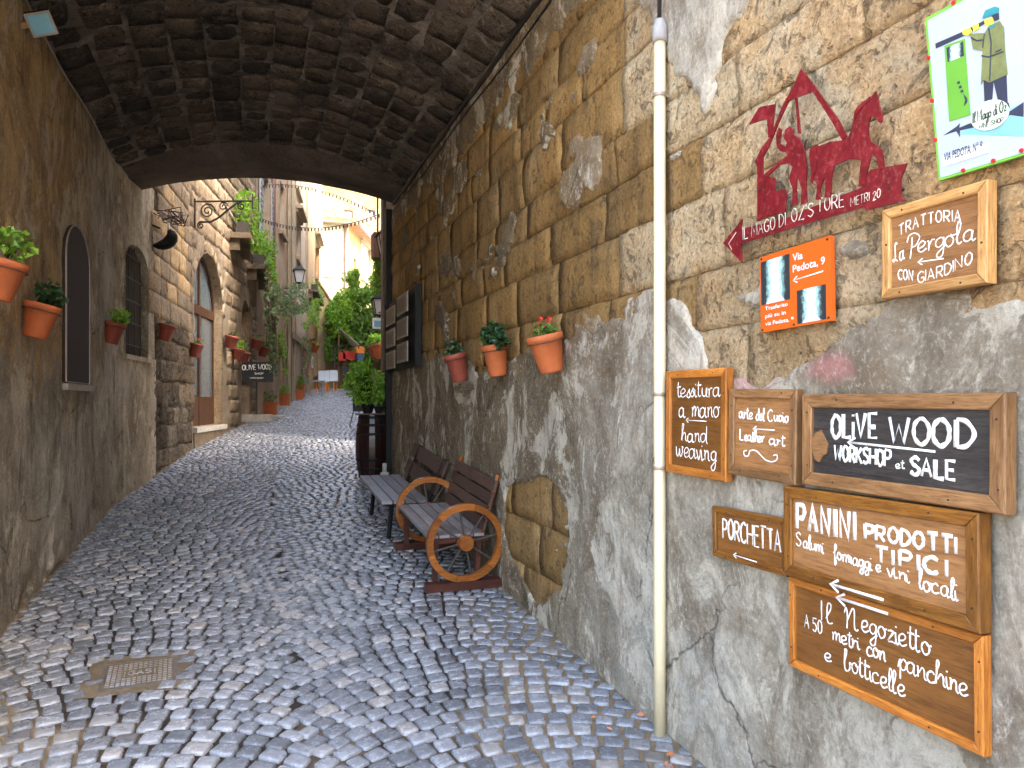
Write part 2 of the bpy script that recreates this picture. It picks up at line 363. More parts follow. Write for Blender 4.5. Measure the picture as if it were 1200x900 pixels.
MT['photo_a'] = photo_print('photo_a', 1.0); MT['photo_b'] = photo_print('photo_b', 4.0)

# ------------------------------------------------------------------ mesh helpers
def tag(o, label=None, cat=None, group=None, kind=None):
    if label: o['label'] = label
    if cat: o['category'] = cat
    if group: o['group'] = group
    if kind: o['kind'] = kind
    return o
def link(name, me, mat=None, parent=None, smooth=False, loc=None, mw=None):
    o = bpy.data.objects.new(name, me); COL.objects.link(o)
    if mat and len(me.materials) == 0: me.materials.append(MT[mat] if isinstance(mat, str) else mat)
    if parent: o.parent = parent
    if smooth: me.polygons.foreach_set('use_smooth', [True]*len(me.polygons))
    if loc is not None: o.location = loc
    if mw is not None: o.matrix_world = mw
    return o
def empty(name, label, cat, loc=(0,0,0), mw=None, group=None, rz=0):
    o = bpy.data.objects.new(name, None); COL.objects.link(o); o.empty_display_size = .1
    if mw is not None: o.matrix_world = mw
    else: o.location = loc; o.rotation_euler = (0, 0, rz)
    return tag(o, label, cat, group)
class MB:
    def __init__(s): s.v = []; s.f = []
    def add(s, v, f):
        b = len(s.v); s.k = getattr(s, 'k', [])+[(b, len(s.f))]; s.v += [tuple(x) for x in v]; s.f += [tuple(i+b for i in q) for q in f]; return s
    def box(s, x0, x1, y0, y1, z0, z1, M=None):
        v = [Vector((x, y, z)) for z in (z0, z1) for y in (y0, y1) for x in (x0, x1)]
        if M: v = [M @ q for q in v]
        return s.add(v, [(0,2,3,1),(4,5,7,6),(0,1,5,4),(2,6,7,3),(0,4,6,2),(1,3,7,5)])
    def prism(s, pts, z0, z1, M=None, cap=True):
        n = len(pts); v = [Vector((x, y, z0)) for x, y in pts]+[Vector((x, y, z1)) for x, y in pts]
        if M: v = [M @ q for q in v]
        f = [(i, (i+1) % n, n+(i+1) % n, n+i) for i in range(n)]
        if cap: f += [tuple(range(n-1, -1, -1)), tuple(range(n, 2*n))]
        return s.add(v, f)
    def lathe(s, prof, n=20, M=None):
        v = []; f = []
        for r, z in prof:
            for i in range(n):
                a = 2*math.pi*i/n; v.append(Vector((r*math.cos(a), r*math.sin(a), z)))
        if M: v = [M @ q for q in v]
        for j in range(len(prof)-1):
            for i in range(n): f.append((j*n+i, j*n+(i+1) % n, (j+1)*n+(i+1) % n, (j+1)*n+i))
        f.append(tuple(range(n-1, -1, -1))); f.append(tuple((len(prof)-1)*n+i for i in range(n)))
        return s.add(v, f)
    def tube(s, pts, r, n=8, flat=None, closed=False):
        pts = [Vector(p) for p in pts]; m = len(pts)
        if m < 2: return s
        rr = r if isinstance(r, (list, tuple)) else [r]*m
        up = None; rings = []
        for i in range(m):
            a = pts[i-1] if i else (pts[-1] if closed else pts[0]); b = pts[(i+1) % m] if (i < m-1 or closed) else pts[-1]
            t = (b-a)
            if t.length < 1e-9: t = Vector((0,0,1))
            t.normalize()
            if flat is not None: nn = Vector(flat)
            else:
                nn = up if up is not None else (Vector((0,0,1)) if abs(t.z) < .9 else Vector((1,0,0)))
                nn = (nn-t*nn.dot(t))
                if nn.length < 1e-6: nn = t.orthogonal()
                nn.normalize(); up = nn
            bb = t.cross(nn); bb.normalize()
            k = .35 if flat is not None else 1
            rings.append([pts[i]+nn*(rr[i]*k*math.cos(2*math.pi*j/n))+bb*(rr[i]*math.sin(2*math.pi*j/n)) for j in range(n)])
        v = [q for ring in rings for q in ring]; f = []
        for i in range(m if closed else m-1):
            i2 = (i+1) % m
            for j in range(n): f.append((i*n+j, i*n+(j+1) % n, i2*n+(j+1) % n, i2*n+j))
        if not closed: f += [tuple(range(n-1, -1, -1)), tuple((m-1)*n+j for j in range(n))]
        return s.add(v, f)
    def mesh(s, name):
        me = bpy.data.meshes.new(name); me.from_pydata([tuple(q) for q in s.v], [], s.f); me.validate(); me.update(); return me
    def each(s, name, mat, parent=None, smooth=False):
        k = s.k+[(len(s.v), len(s.f))]
        for (a, c), (b, d) in zip(k[:-1], k[1:]):
            m = MB(); m.v = s.v[a:b]; m.f = [tuple(i-a for i in q) for q in s.f[c:d]]; m.obj(name, mat, parent, smooth)
    def obj(s, name, mat, parent=None, smooth=False, **k):
        return link(name, s.mesh(name), mat, parent, smooth, **k)
def npmesh(name, V, Q):
    V = np.asarray(V, np.float32); Q = np.asarray(Q, np.int32); k = Q.shape[1]
    me = bpy.data.meshes.new(name); me.vertices.add(len(V)); me.vertices.foreach_set('co', V.ravel())
    me.loops.add(Q.size); me.loops.foreach_set('vertex_index', Q.ravel())
    me.polygons.add(len(Q)); me.polygons.foreach_set('loop_start', np.arange(0, Q.size, k, dtype=np.int32))
    me.polygons.foreach_set('loop_total', np.full(len(Q), k, np.int32)); me.update(); me.validate(); return me
def gridmesh(name, xs, ys, fn, keep=None):
    """fn(X,Y) -> (x,y,z) arrays"""
    X, Y = np.meshgrid(xs, ys); x, y, z = fn(X, Y); nx, ny = len(xs), len(ys)
    V = np.stack([x.ravel(), y.ravel(), z.ravel()], 1)
    i = np.arange((nx-1)*(ny-1)); a = (i//(nx-1))*nx+i % (nx-1)
    Q = np.stack([a, a+1, a+nx+1, a+nx], 1)
    if keep is not None:
        cx = (X[:-1,:-1]+X[1:,1:])/2; cy = (Y[:-1,:-1]+Y[1:,1:])/2; Q = Q[keep(cx, cy).ravel()]
    return npmesh(name, V, Q)
class Wall:
    """frame on a wall: local x along it, y up, z out to the street; origin at eye height"""
    def __init__(s, p0, p1):
        s.p = Vector((p0[0], p0[1], E)); d = Vector((p1[0]-p0[0], p1[1]-p0[1], 0)); s.L = d.length; s.d = d.normalized()
        s.n = Vector((s.d.y, -s.d.x, 0)); s.M = Matrix(((s.d.x,0,s.n.x,s.p.x),(s.d.y,0,s.n.y,s.p.y),(0,1,0,s.p.z),(0,0,0,1)))
    def hit(s, px, py, off=0):
        r = ray(px, py); o = s.p+s.n*off; t = (o-Vector((0,0,E))).dot(s.n)/r.dot(s.n); q = r*t+Vector((0,0,E))
        return (q-s.p).dot(s.d), q.z-E
    def at(s, x, y=0, z=0): return s.M @ Vector((x, y, z))
    def ground(s, x): return float(gz(s.at(x).y))-E
    def frame(s, x, y, z=0, roll=0): return s.M @ Matrix.Translation((x, y, z)) @ Matrix.Rotation(roll, 4, 'Z')
RW = Wall((1.85, 10.15), (1.85, -1.5))
L1 = Wall((-1.48, 3.2), (-1.48, 9.4)); L2 = Wall((-1.48, 9.4), (-1.27, 11.2)); L3 = Wall((-1.27, 11.2), (-.98, 13.8))
LA = Wall((-.98, 13.8), (.10, 19.5)); LB = Wall((.10, 19.5), (1.27, 26.3)); LC = Wall((1.27, 26.3), (2.4, 34)); LD = Wall((2.4, 34), (3.9, 44))

# ------------------------------------------------------------------ stones as pieces
_stone_seed = [0]
def undulate(x, y): return .020*fbm(x*1.5, y*1.9, 201, 3)+.012*fbm(x*5.5, y*6.5, 202, 4)
def stone_mesh(wd, ht, dep, nx=4, ny=3, rough=.008, round_=.02, seed=0, vround=1., disp=None):
    """a squared block: front face a small bulging grid, edges worn round; local x,y centred, z out"""
    xs = np.linspace(-.5, .5, nx); ys = np.linspace(-.5, .5, ny); X, Y = np.meshgrid(xs, ys)
    ex = np.minimum(.5-abs(X), .5-abs(Y)); edge = (ex < 1e-6)
    rr = np.random.RandomState(seed)
    jx = (rr.rand(ny, nx)-.5)*.16*wd/nx; jy = (rr.rand(ny, nx)-.5)*.22*ht/ny
    z = np.where(edge, -round_*np.where(.5-abs(Y) < 1e-6, 1, vround), 0)+(rr.rand(ny, nx)-.5)*2*rough
    x = X*wd+jx; y = Y*ht+jy
    if disp: z = z+disp(x, y)
    V = np.stack([x.ravel(), y.ravel(), z.ravel()], 1)
    i = np.arange((nx-1)*(ny-1)); a = (i//(nx-1))*nx+i % (nx-1)
    Q = list(map(tuple, np.stack([a, a+1, a+nx+1, a+nx], 1)))
    ring = [j for j in range(nx)]+[nx*j+nx-1 for j in range(1, ny)]+[nx*(ny-1)+j for j in range(nx-2, -1, -1)]+[nx*j for j in range(ny-2, 0, -1)]
    b = len(V); VV = [tuple(q) for q in V]+[(V[j][0]*.99, V[j][1]*.99, -dep) for j in ring]; n = len(ring)
    for j in range(n): Q.append((ring[(j+1) % n], ring[j], b+j, b+(j+1) % n))
    me = bpy.data.meshes.new('stone'); me.from_pydata(VV, [], Q); me.update()
    me.polygons.foreach_set('use_smooth', [True]*len(me.polygons)); return me
def lay_stones(parent, L, rows, mat, wr, keep, dep=.12, joint=.014, rough=.008, round_=.014, hi=None, limit=290, x0=0, proud=.0, name='stone', jig=.006, tilt=.012, vj=None, vround=1., und=False):
    """rows: list of (y0,y1); keep(x,y,w,h)->bool"""
    n = 0
    for (y0, y1) in rows:
        x = x0-rnd.random()*wr[0]
        while x < L:
            wd = rnd.uniform(*wr); cx, cy = x+wd/2, (y0+y1)/2
            if cx > x0-.05 and cx < L+.05 and keep(cx, cy, wd, y1-y0) and n < limit:
                _stone_seed[0] += 1
                g = hi(cx) if hi else (4, 3)
                me = stone_mesh(wd-(vj if vj is not None else joint), (y1-y0)-joint, dep, g[0], g[1], rough, round_, _stone_seed[0], vround, (lambda a, b: undulate(a+cx, b+cy)) if und else None)
                o = link(name, me, mat(cx, cy) if callable(mat) else mat, parent)
                o.location = (cx, cy+rnd.uniform(-jig, jig), proud+rnd.uniform(-.5, .5)*tilt); o.rotation_euler = (rnd.uniform(-tilt,tilt), rnd.uniform(-tilt,tilt), rnd.uniform(-tilt,tilt)*.6); n += 1
            x += wd
    return n

# ------------------------------------------------------------------ ground
MT['bounce_ground'] = rock('bounce_ground', (.34,.31,.27), (.40,.37,.32), (.46,.43,.38), streak=0, vary=0, bumpd=.005)  # pale tone put in so unseen ground behind the camera bounces light
def ground():
    ys = np.concatenate([np.linspace(-200, -6, 12), np.linspace(-5, 60, 131), np.linspace(65, 300, 12)])
    xs = np.concatenate([np.linspace(-200, -12, 8), np.linspace(-10, 14, 13), np.linspace(20, 200, 8)])
    me = gridmesh('ground', xs, ys, lambda X, Y: (X, Y, gz(Y)-.05+0*X))
    tag(link('ground', me, 'bounce_ground', None, True), kind='structure')
ground()
MT['grit'] = rock('grit', (.12,.09,.06), (.18,.14,.09), (.25,.20,.14), streak=0, vary=0, sc=4, bumpd=.008)
def bed_height(X, Y):
    e = fbm(X*1.1+4, Y*1.1, 31, 4)
    near = np.clip((4.4-Y-.5*X)*.25, -.3, .5); side = np.clip((np.abs(X-left(Y)-1.6)-.95)*1.0, -.3, .7)
    f = np.clip(.5+e*.9+near+side-.35, 0, 1)
    return gz(Y)-.019+.0145*f+fbm(X*16, Y*16, 3, 3)*.003
street = empty('street', None, None); tag(street, kind='structure')
def bedding():
    def fn(X, Y):
        x = left(Y)-.12+X*(right(Y)-left(Y)+.3); return x, Y, bed_height(x, Y)
    me = gridmesh('bedding', np.linspace(0, 1, 150), np.concatenate([np.arange(-2, 1, .1), np.arange(1, 9, .024), np.arange(9, 20, .06), np.arange(20, 62, .3)]), fn)
    tag(link('bedding', me, 'bed', street, True), kind='structure')
bedding()
MANH = (onG(122.5, 803.7), onG(131, 779.5), onG(202.5, 770), onG(197.5, 797.5))
mc = sum(MANH, Vector())/4; mang = math.atan2(*(MANH[2]-MANH[1]).yx)
def cobbles():
    A = []
    cs = [(-.625, -.87, .86), (1.045, -.81, .82)]
    s = .7
    while s < 62:
        far = s > 26
        step = .116 if not far else .16
        for ci, (xc, a0, a1) in enumerate(cs):
            r = 1.22; x = a0+rnd.random()*-.1
            wdir = 0
            while True:
                ds = rnd.uniform(.092, .134)*(1.2 if far else 1)
                ang = math.asin(max(-.95, min(.95, x/r))); dx = ds*math.cos(ang); xm = x+dx/2
                if xm > a1: break
                if xm > a0:
                    am = math.asin(xm/r); y = s+math.sqrt(r*r-xm*xm)-r
                    dep = step*math.cos(am)
                    scale = (float(right(y))-float(left(y)))/3.33
                    xx = float(left(y))+1.48*scale+(xc+xm)*scale
                    A.append((xx, y, ds*scale/2, dep/2, -am, s))
                x += dx
        s += step
    A = np.array(A)
    ca, sa = math.cos(-mang), math.sin(-mang)
    dx = A[:, 0]-mc.x; dy = A[:, 1]-mc.y
    u = dx*ca-dy*sa; v = dx*sa+dy*ca
    A = A[~((np.abs(u) < .205) & (np.abs(v) < .205))]
    N = len(A); th = (np.arange(8)+.5)*math.pi/4
    # rounded square ring
    ring = np.array([(-1,-.78),(-.8,-1),(.8,-1),(1,-.78),(1,.78),(.8,1),(-.8,1),(-1,.78)])
    gap = .0058
    hx = (A[:, 2]-gap)[:, None]; hy = (A[:, 3]-gap)[:, None]
    jx = nr.uniform(.86, 1.04, (N, 8)); jy = nr.uniform(.86, 1.04, (N, 8))
    lx = ring[None, :, 0]*hx*jx; ly = ring[None, :, 1]*hy*jy
    ts = [(1.0, -.03), (.975, -.0055), (.85, -.001), (.45, .0)]
    can, sn = np.cos(A[:, 4])[:, None], np.sin(A[:, 4])[:, None]
    tx = nr.uniform(-.04, .04, (N, 1)); ty = nr.uniform(-.04, .04, (N, 1)); h0 = nr.uniform(-.0035, .003, (N, 1))
    base = gz(A[:, 1])[:, None]
    VS = []
    for k, (m, z) in enumerate(ts):
        a = lx*m; b = ly*m
        X = A[:, 0:1]+a*can-b*sn; Y = A[:, 1:2]+a*sn+b*can
        Z = base+z+h0+(a*tx+b*ty if k else 0)+(nr.uniform(-.0018, .0018, a.shape) if k > 1 else 0)+(Y-A[:, 1:2])*.07
        VS.append(np.stack([X, Y, Z], 2))
    V = np.concatenate(VS, 1)      # N,32,3
    q = []
    for k in range(3):
        for j in range(8): q.append((k*8+j, k*8+(j+1) % 8, k*8+8+(j+1) % 8, k*8+8+j))
    q += [(24,25,26,27), (24,27,28,31), (28,29,30,31)]
    q = np.array(q)
    # projected size -> the 300 that show largest
    cx = A[:, 0]*CA-A[:, 1]*SA; cz = A[:, 0]*SA+A[:, 1]*CA
    pu = np.where(cz > .1, cx/np.maximum(cz, .1)*FPX, 9e9); pv = (E-gz(A[:, 1]))/np.maximum(cz, .1)*FPX+HOR
    vis = (np.abs(pu) < 600) & (pv < 905) & (cz > .5)
    size = np.where(vis, A[:, 2]*A[:, 3]*(E-gz(A[:, 1]))/np.maximum(cz, .1)**3, 0)
    idx = np.argsort(-size)[:298]; mask = np.zeros(N, bool); mask[idx] = True
    rest = V[~mask].reshape(-1, 3); n2 = (~mask).sum()
    Q = (q[None]+(np.arange(n2)*32)[:, None, None]).reshape(-1, 4)
    o = link('cobblestones', npmesh('cobblestones', rest, Q), 'cobble', street, True); tag(o, kind='stuff')
    for i in idx:
        c = Vector((A[i, 0], A[i, 1], float(gz(A[i, 1])))); vv = V[i]-np.array(c)
        link('cobblestone', npmesh('cobblestone', vv, q), 'cobble', street, True, loc=c)
cobbles()

# manhole cover
def manhole():
    M = Matrix.Translation((mc.x, mc.y, float(gz(mc.y))-.006)) @ Matrix.Rotation(mang, 4, 'Z') @ Matrix.Rotation(.0, 4, 'Y') @ Matrix.Rotation(.045, 4, 'X')
    m = empty('manhole_cover', 'small square cast iron gas cover set in the cobbles, lower left', 'manhole cover', mw=M)
    MT['cast'] = plain('cast', (.20,.18,.18), .38, .6, sc=30); MT['cast_worn'] = plain('cast_worn', (.42,.40,.40), .3, .6, sc=30)
    MB().box(-.165, .165, -.16, .16, -.03, 0).obj('plate', 'cast', m)
    f = MB()
    for a in (-1, 1):
        f.box(-.185, .185, a*.178-.008, a*.178+.008, -.03, .004); f.box(a*.178-.008, a*.178+.008, -.17, .17, -.03, .003)
    f.each('rim', 'cast', m)
    t = MB()
    for i in range(13):
        for j in range(12):
            x = -.15+i*.025; y = -.143+j*.026
            if abs(x) < .085 and abs(y) < .04: continue
            t.box(x-.009, x+.009, y-.004, y+.004, -.002, .004, Matrix.Rotation(0, 4, 'Z'))
    tag(t.obj('tread_pattern', 'cast_worn', m), kind='stuff')
    lettering(m, 'GAS', -.055, .055, -.024, -.024, .055, .010, .004, 'cast_worn', jit=0)
    MB().box(-.078, -.071, -.034, .034, -.001, .004).box(.071, .078, -.034, .034, -.001, .004).each('raised_bar', 'cast_worn', m)
    return m
# earth patch around the cover
def patchy():
    def fn(X, Y):
        return X+mc.x, Y+mc.y, gz(Y+mc.y)-.0045+fbm(X*14, Y*14, 9, 3)*.003
    me = gridmesh('earth_joint', np.linspace(-.27, .27, 28), np.linspace(-.27, .27, 28), fn)
    tag(link('earth_joint', me, 'grit', street, True), kind='stuff')
patchy()

# ------------------------------------------------------------------ right wall
def cov_right(x, y):
    """>0: rendered over; <0: bare stone.  x along RW (0 = far end), y rel. eye"""
    Y = 10.15-x
    b = .25+.035*(Y-1.5)+fbm(Y*1.3, y*1.3, 51, 4)*.32+fbm(Y*5, y*5, 52, 3)*.10
    c = (b-y)*3.2
    e = 1-(((Y-4.75)/.62)**2+((y+.93)/.42)**2)+fbm(Y*3, y*3, 53, 3)*.6
    c = np.minimum(c, -e*1.2)
    top = (y-(2.35+fbm(Y*1.5, 0*Y, 54, 3)*.25-1.0*np.exp(-((Y-2.75)/.55)**2)+fbm(Y*4, y*4, 56, 3)*.15))*3.0
    smear = (fbm(Y*1.5+3, y*2.3, 58, 5)-.40)*3.5
    return np.clip(np.maximum(np.maximum(c, top), smear), -1, 1)
def right_wall():
    w_ = empty('passage_wall', 'tall right-hand stone and render wall carrying the wooden signs', 'wall', mw=RW.M)
    rows = []; y = -1.5
    while y < 2.7:
        h = rnd.uniform(.24, .37); rows.append((y, y+h)); y += h
    def bed(X, Y):
        c = cov_right(X, Y); k = np.clip(c*9+.5, 0, 1)
        z = -.020+k*(.036+.010*fbm(X*2.2, Y*2.2, 60, 4)+.005*fbm(X*9, Y*9, 61, 3)+.002*fbm(X*33, Y*33, 62, 2))+fbm(X*3, Y*3, 63, 3)*.004+undulate(X, Y)
        # joints of the buried courses telegraph through thin render
        return X, Y, z
    Lx = RW.L
    xs = np.concatenate([np.arange(0, 4.5, .03), np.arange(4.5, 9.6, .014), np.arange(9.6, Lx+.05, .06)])
    me = gridmesh('render', xs, np.concatenate([np.arange(-1.75, 1.6, .016), np.arange(1.6, 2.80, .03)]), bed)
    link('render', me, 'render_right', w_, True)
    def keep(cx, cy, wd, ht):
        pts = [cov_right(np.array(cx+a*wd*.45), np.array(cy+b*ht*.45)) for a in (-1, 0, 1) for b in (-1, 0, 1)]
        return min(float(p) for p in pts) < .1 and cy < 2.62 and cx < Lx
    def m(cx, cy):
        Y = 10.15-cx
        return 'tuff_near' if Y < 3.3+rnd.uniform(-.4, .4) else 'tuff_ochre'  # inner stones darker ochre, partly real colour, partly passage shade put in
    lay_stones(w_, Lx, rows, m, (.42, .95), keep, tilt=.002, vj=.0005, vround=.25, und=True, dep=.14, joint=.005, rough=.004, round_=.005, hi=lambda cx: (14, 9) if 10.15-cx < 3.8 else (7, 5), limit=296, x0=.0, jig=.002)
    # body behind; run on unseen past the camera, added to block sun
    MB().box(0, Lx+8, -1.8, 8.5, -3.5, -.06).obj('core', 'house_b', w_)
    return w_
right_wall()

# ------------------------------------------------------------------ left wall
def arch_pts(x0, x1, yb, ys, yt, n=14):
    cx = (x0+x1)/2; hw = (x1-x0)/2
    p = [(x0, yb), (x1, yb)]
    for i in range(n+1):
        a = math.pi*i/n; p.append((cx+hw*math.cos(a), ys+(yt-ys)*math.sin(a)))
    return p
def in_arch(X, Y, x0, x1, yb, ys, yt, g=0):
    cx = (x0+x1)/2; hw = (x1-x0)/2+g
    q = np.clip(1-((X-cx)/hw)**2, 0, 1)
    return (np.abs(X-cx) < hw) & (Y > yb-g) & (Y < ys+(yt-ys+g)*np.sqrt(q))
def reveal(parent, name, pts, d0, d1, mat):
    mb = MB(); n = len(pts)
    v = [(x, y, d0) for x, y in pts]+[(x, y, d1) for x, y in pts]
    mb.add(v, [(i, n+i, n+(i+1) % n, (i+1) % n) for i in range(n)]); return mb.obj(name, mat, parent)
def left_wall():
    p = empty('passage_wall', 'left-hand brown render wall of the covered passage with screened window', 'wall', mw=L1.M)
    def fn(X, Y):
        z = .008*fbm(X*1.2, Y*1.2, 70, 4)+.010*fbm(X*4, Y*4, 71, 4)+.0035*fbm(X*18, Y*18, 72, 3)
        k = np.clip((fbm(X*1.1, Y*.8, 73, 4)-.18)*9, 0, 1); z = z+.014*k*(Y < 1.2)
        base = np.clip((-.9-Y+.25*fbm(X*2, Y, 74, 3))*3, 0, 1); z = z-.02*base*(fbm(X*3, Y*3, 75, 3) > .1)
        return X, Y, z
    me = gridmesh('render', np.arange(0, L1.L+.001, .025), np.arange(-1.8, 2.85, .025), fn)
    link('render', me, 'render_left', p, True)
    MB().box(0, L1.L, -1.8, 8.5, -3.5, -.06).obj('core', 'house_b', p)
    q = empty('passage_wall', 'grey rendered end of the left wall with dark arched window', 'wall', mw=L2.M)
    x0, _ = L2.hit(145, 350); x1, _ = L2.hit(172, 350)
    yb = L2.hit(147, 415)[1]; yt = L2.hit(158, 288)[1]; ys = yt-.28
    A = (x0, x1, yb, ys, yt)
    def fn2(X, Y):
        z = .008*fbm(X*1.2+9, Y*1.2, 70, 4)+.012*fbm(X*4+8, Y*4, 71, 4)+.004*fbm(X*18, Y*18, 72, 3)
        z = z+.02*((X > x0-.1) & (Y < yb)); return X, Y, z
    me = gridmesh('render', np.linspace(0, L2.L, 90), np.arange(-1.8, 2.95, .022), fn2, keep=lambda X, Y: ~in_arch(X, Y, *A))
    link('render', me, 'render_left', q, True)
    wn = MB(); pts = arch_pts(*A)
    n = len(pts); wn.add([(x, y, .02) for x, y in pts]+[(x, y, -.075) for x, y in pts], [(i, n+i, n+(i+1) % n, (i+1) % n) for i in range(n)])
    wo = wn.obj('window', 'render_left', q)
    MB().prism(pts, -.10, -.07).obj('pane', 'dark_inside', wo)
    b = MB()
    for i in range(4): xx = x0+(x1-x0)*(i+.5)/4; b.tube([(xx, yb, -.05), (xx, yt, -.05)], .008, 6)
    for i in range(5): yy = yb+(yt-yb)*(i+.5)/5; b.tube([(x0, yy, -.045), (x1, yy, -.045)], .007, 6)
    b.each('grille_bar', 'iron', wo)
    MB().box(x0-.05, x1+.05, yb-.06, yb, -.1, .045).obj('sill', 'render_left', wo)
    MB().box(0, L2.L, -1.8, yb-.07, -3, -.06).box(0, L2.L, yt+.02, 8.5, -3, -.06).box(0, x0-.02, yb-.07, yt+.02, -3, -.06).box(x1+.02, L2.L, yb-.07, yt+.02, -3, -.06).box(x0-.1, x1+.1, yb-.1, yt+.1, -3, -.5).each('core', 'house_b', q)
left_wall()
# screened window panel
def screen_panel():
    x0, _ = L1.hit(73, 350); x1, _ = L1.hit(101, 350); yb = L1.hit(73, 447)[1]; yt = L1.hit(84, 262)[1]; ys = yt-.33
    s = empty('window_screen', 'tall arched dark brown mesh screen in thin pale frame on the left wall', 'window screen', mw=L1.frame(x0, yb, 0))
    A = (0, x1-x0, 0, ys-yb, yt-yb); pts = arch_pts(*A, n=20)
    MB().prism(pts, -.02, .025).obj('mesh_panel', 'screen', s)
    MB().tube([(x, y, .028) for x, y in pts], .007, 6, closed=True).obj('frame', 'frame_pale', s)
    MB().box(-.03, x1-x0+.03, -.07, -.015, 0, .05).obj('sill', 'frame_pale', s)
screen_panel()

# ------------------------------------------------------------------ vault
SPR = E+2.75
def vault():
    v = empty('vaulted_ceiling', 'low soot-blackened stone barrel vault spanning the lane', 'vault', (0, 6, SPR))
    Y0, Y1 = 3.3, 10.0; rise = .42
    def arc(t, Y, r=rise, dz=0):        # t 0..1 across
        xl, xr = float(left(Y))-.02, 1.87; hw = (xr-xl)/2; Rr = (hw*hw+r*r)/(2*r)
        x = xl+(xr-xl)*t; dx = x-(xl+xr)/2
        return x, math.sqrt(Rr*Rr-dx*dx)-(Rr-r)+dz, math.asin(dx/Rr)
    mb = MB(); nt_, ny = 40, 30; V = []
    for j in range(ny+1):
        Y = Y0+(Y1+.15-Y0)*j/ny
        for i in range(nt_+1):
            x, z, a = arc(i/nt_, Y); V.append((x, Y-6, z+.009+float(fbm(x*3, Y*3, 80, 3))*.008))
    mb.add(V, [(j*(nt_+1)+i, (j+1)*(nt_+1)+i, (j+1)*(nt_+1)+i+1, j*(nt_+1)+i+1) for j in range(ny) for i in range(nt_)])
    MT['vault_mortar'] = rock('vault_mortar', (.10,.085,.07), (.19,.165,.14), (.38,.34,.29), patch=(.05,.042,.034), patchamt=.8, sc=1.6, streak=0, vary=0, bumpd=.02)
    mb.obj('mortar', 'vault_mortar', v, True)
    n = 12; cnt = 0
    for c in range(n):
        Y = Y0-rnd.random()*.3
        while Y < Y1:
            ln = rnd.uniform(.24, .42); cy = Y+ln/2
            if Y1 > cy > Y0 and cnt < 298 and ln > .1:
                x, z, a = arc((c+.5)/n, cy)
                _stone_seed[0] += 1
                me = stone_mesh(3.35/n-.012, ln-.014, .06, 5, 4, .003, .009, _stone_seed[0])
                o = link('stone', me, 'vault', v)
                o.matrix_world = Matrix.Translation((x, cy-6, z-.004+rnd.uniform(-.004, .006))) @ Matrix.Rotation(a, 4, 'Y') @ Matrix.Rotation(math.pi, 4, 'X') @ Matrix.Rotation(rnd.uniform(-.015, .015), 4, 'Z')
                cnt += 1
            Y += ln
    # smooth rendered arch that closes the far end
    mb = MB(); K = 40; V = []
    for (yo, extra, up) in ((-.35, 0, .04), (-.02, -.0, -.19), (0, 0, -.2), (.62, 0, -.17), (.64, 0, .6)):
        for i in range(K+1):
            t = i/K; Yl, Yr = 9.95, 9.5; Y = Yl+(Yr-Yl)*t+yo
            x, z, a = arc(t, Y, .42-(.17 if up < 0 else 0)); zz = z+(up+.17 if up < 0 else up)
            V.append((x*1.002, Y-6, (zz if up < .5 else z+.9)+float(fbm(x*2, Y*2, 82, 3))*.01))
    mb.add(V, [(j*(K+1)+i, (j+1)*(K+1)+i, (j+1)*(K+1)+i+1, j*(K+1)+i+1) for j in range(4) for i in range(K)])
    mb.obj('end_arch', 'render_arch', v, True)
vault()
def block_over():
    h = empty('bridging_block', 'unseen house mass put above the vaulted passage to block light', 'house', (0, 6.5, SPR+.6))
    MB().box(-5, 5.4, -3.15, 3.4, 0, 6.5).obj('wall', 'house_b', h)  # unseen box set over the vault to keep light out
    MB().box(-5, -1.9, -3.15, 3.4, -.55, -.002).box(2.0, 5.4, -3.15, 3.3, -.55, -.002).each('haunch', 'house_b', h)
    MB().box(-5, 5.4, -3.16, -2.95, -.25, -.003).obj('lintel', 'house_b', h)
block_over()

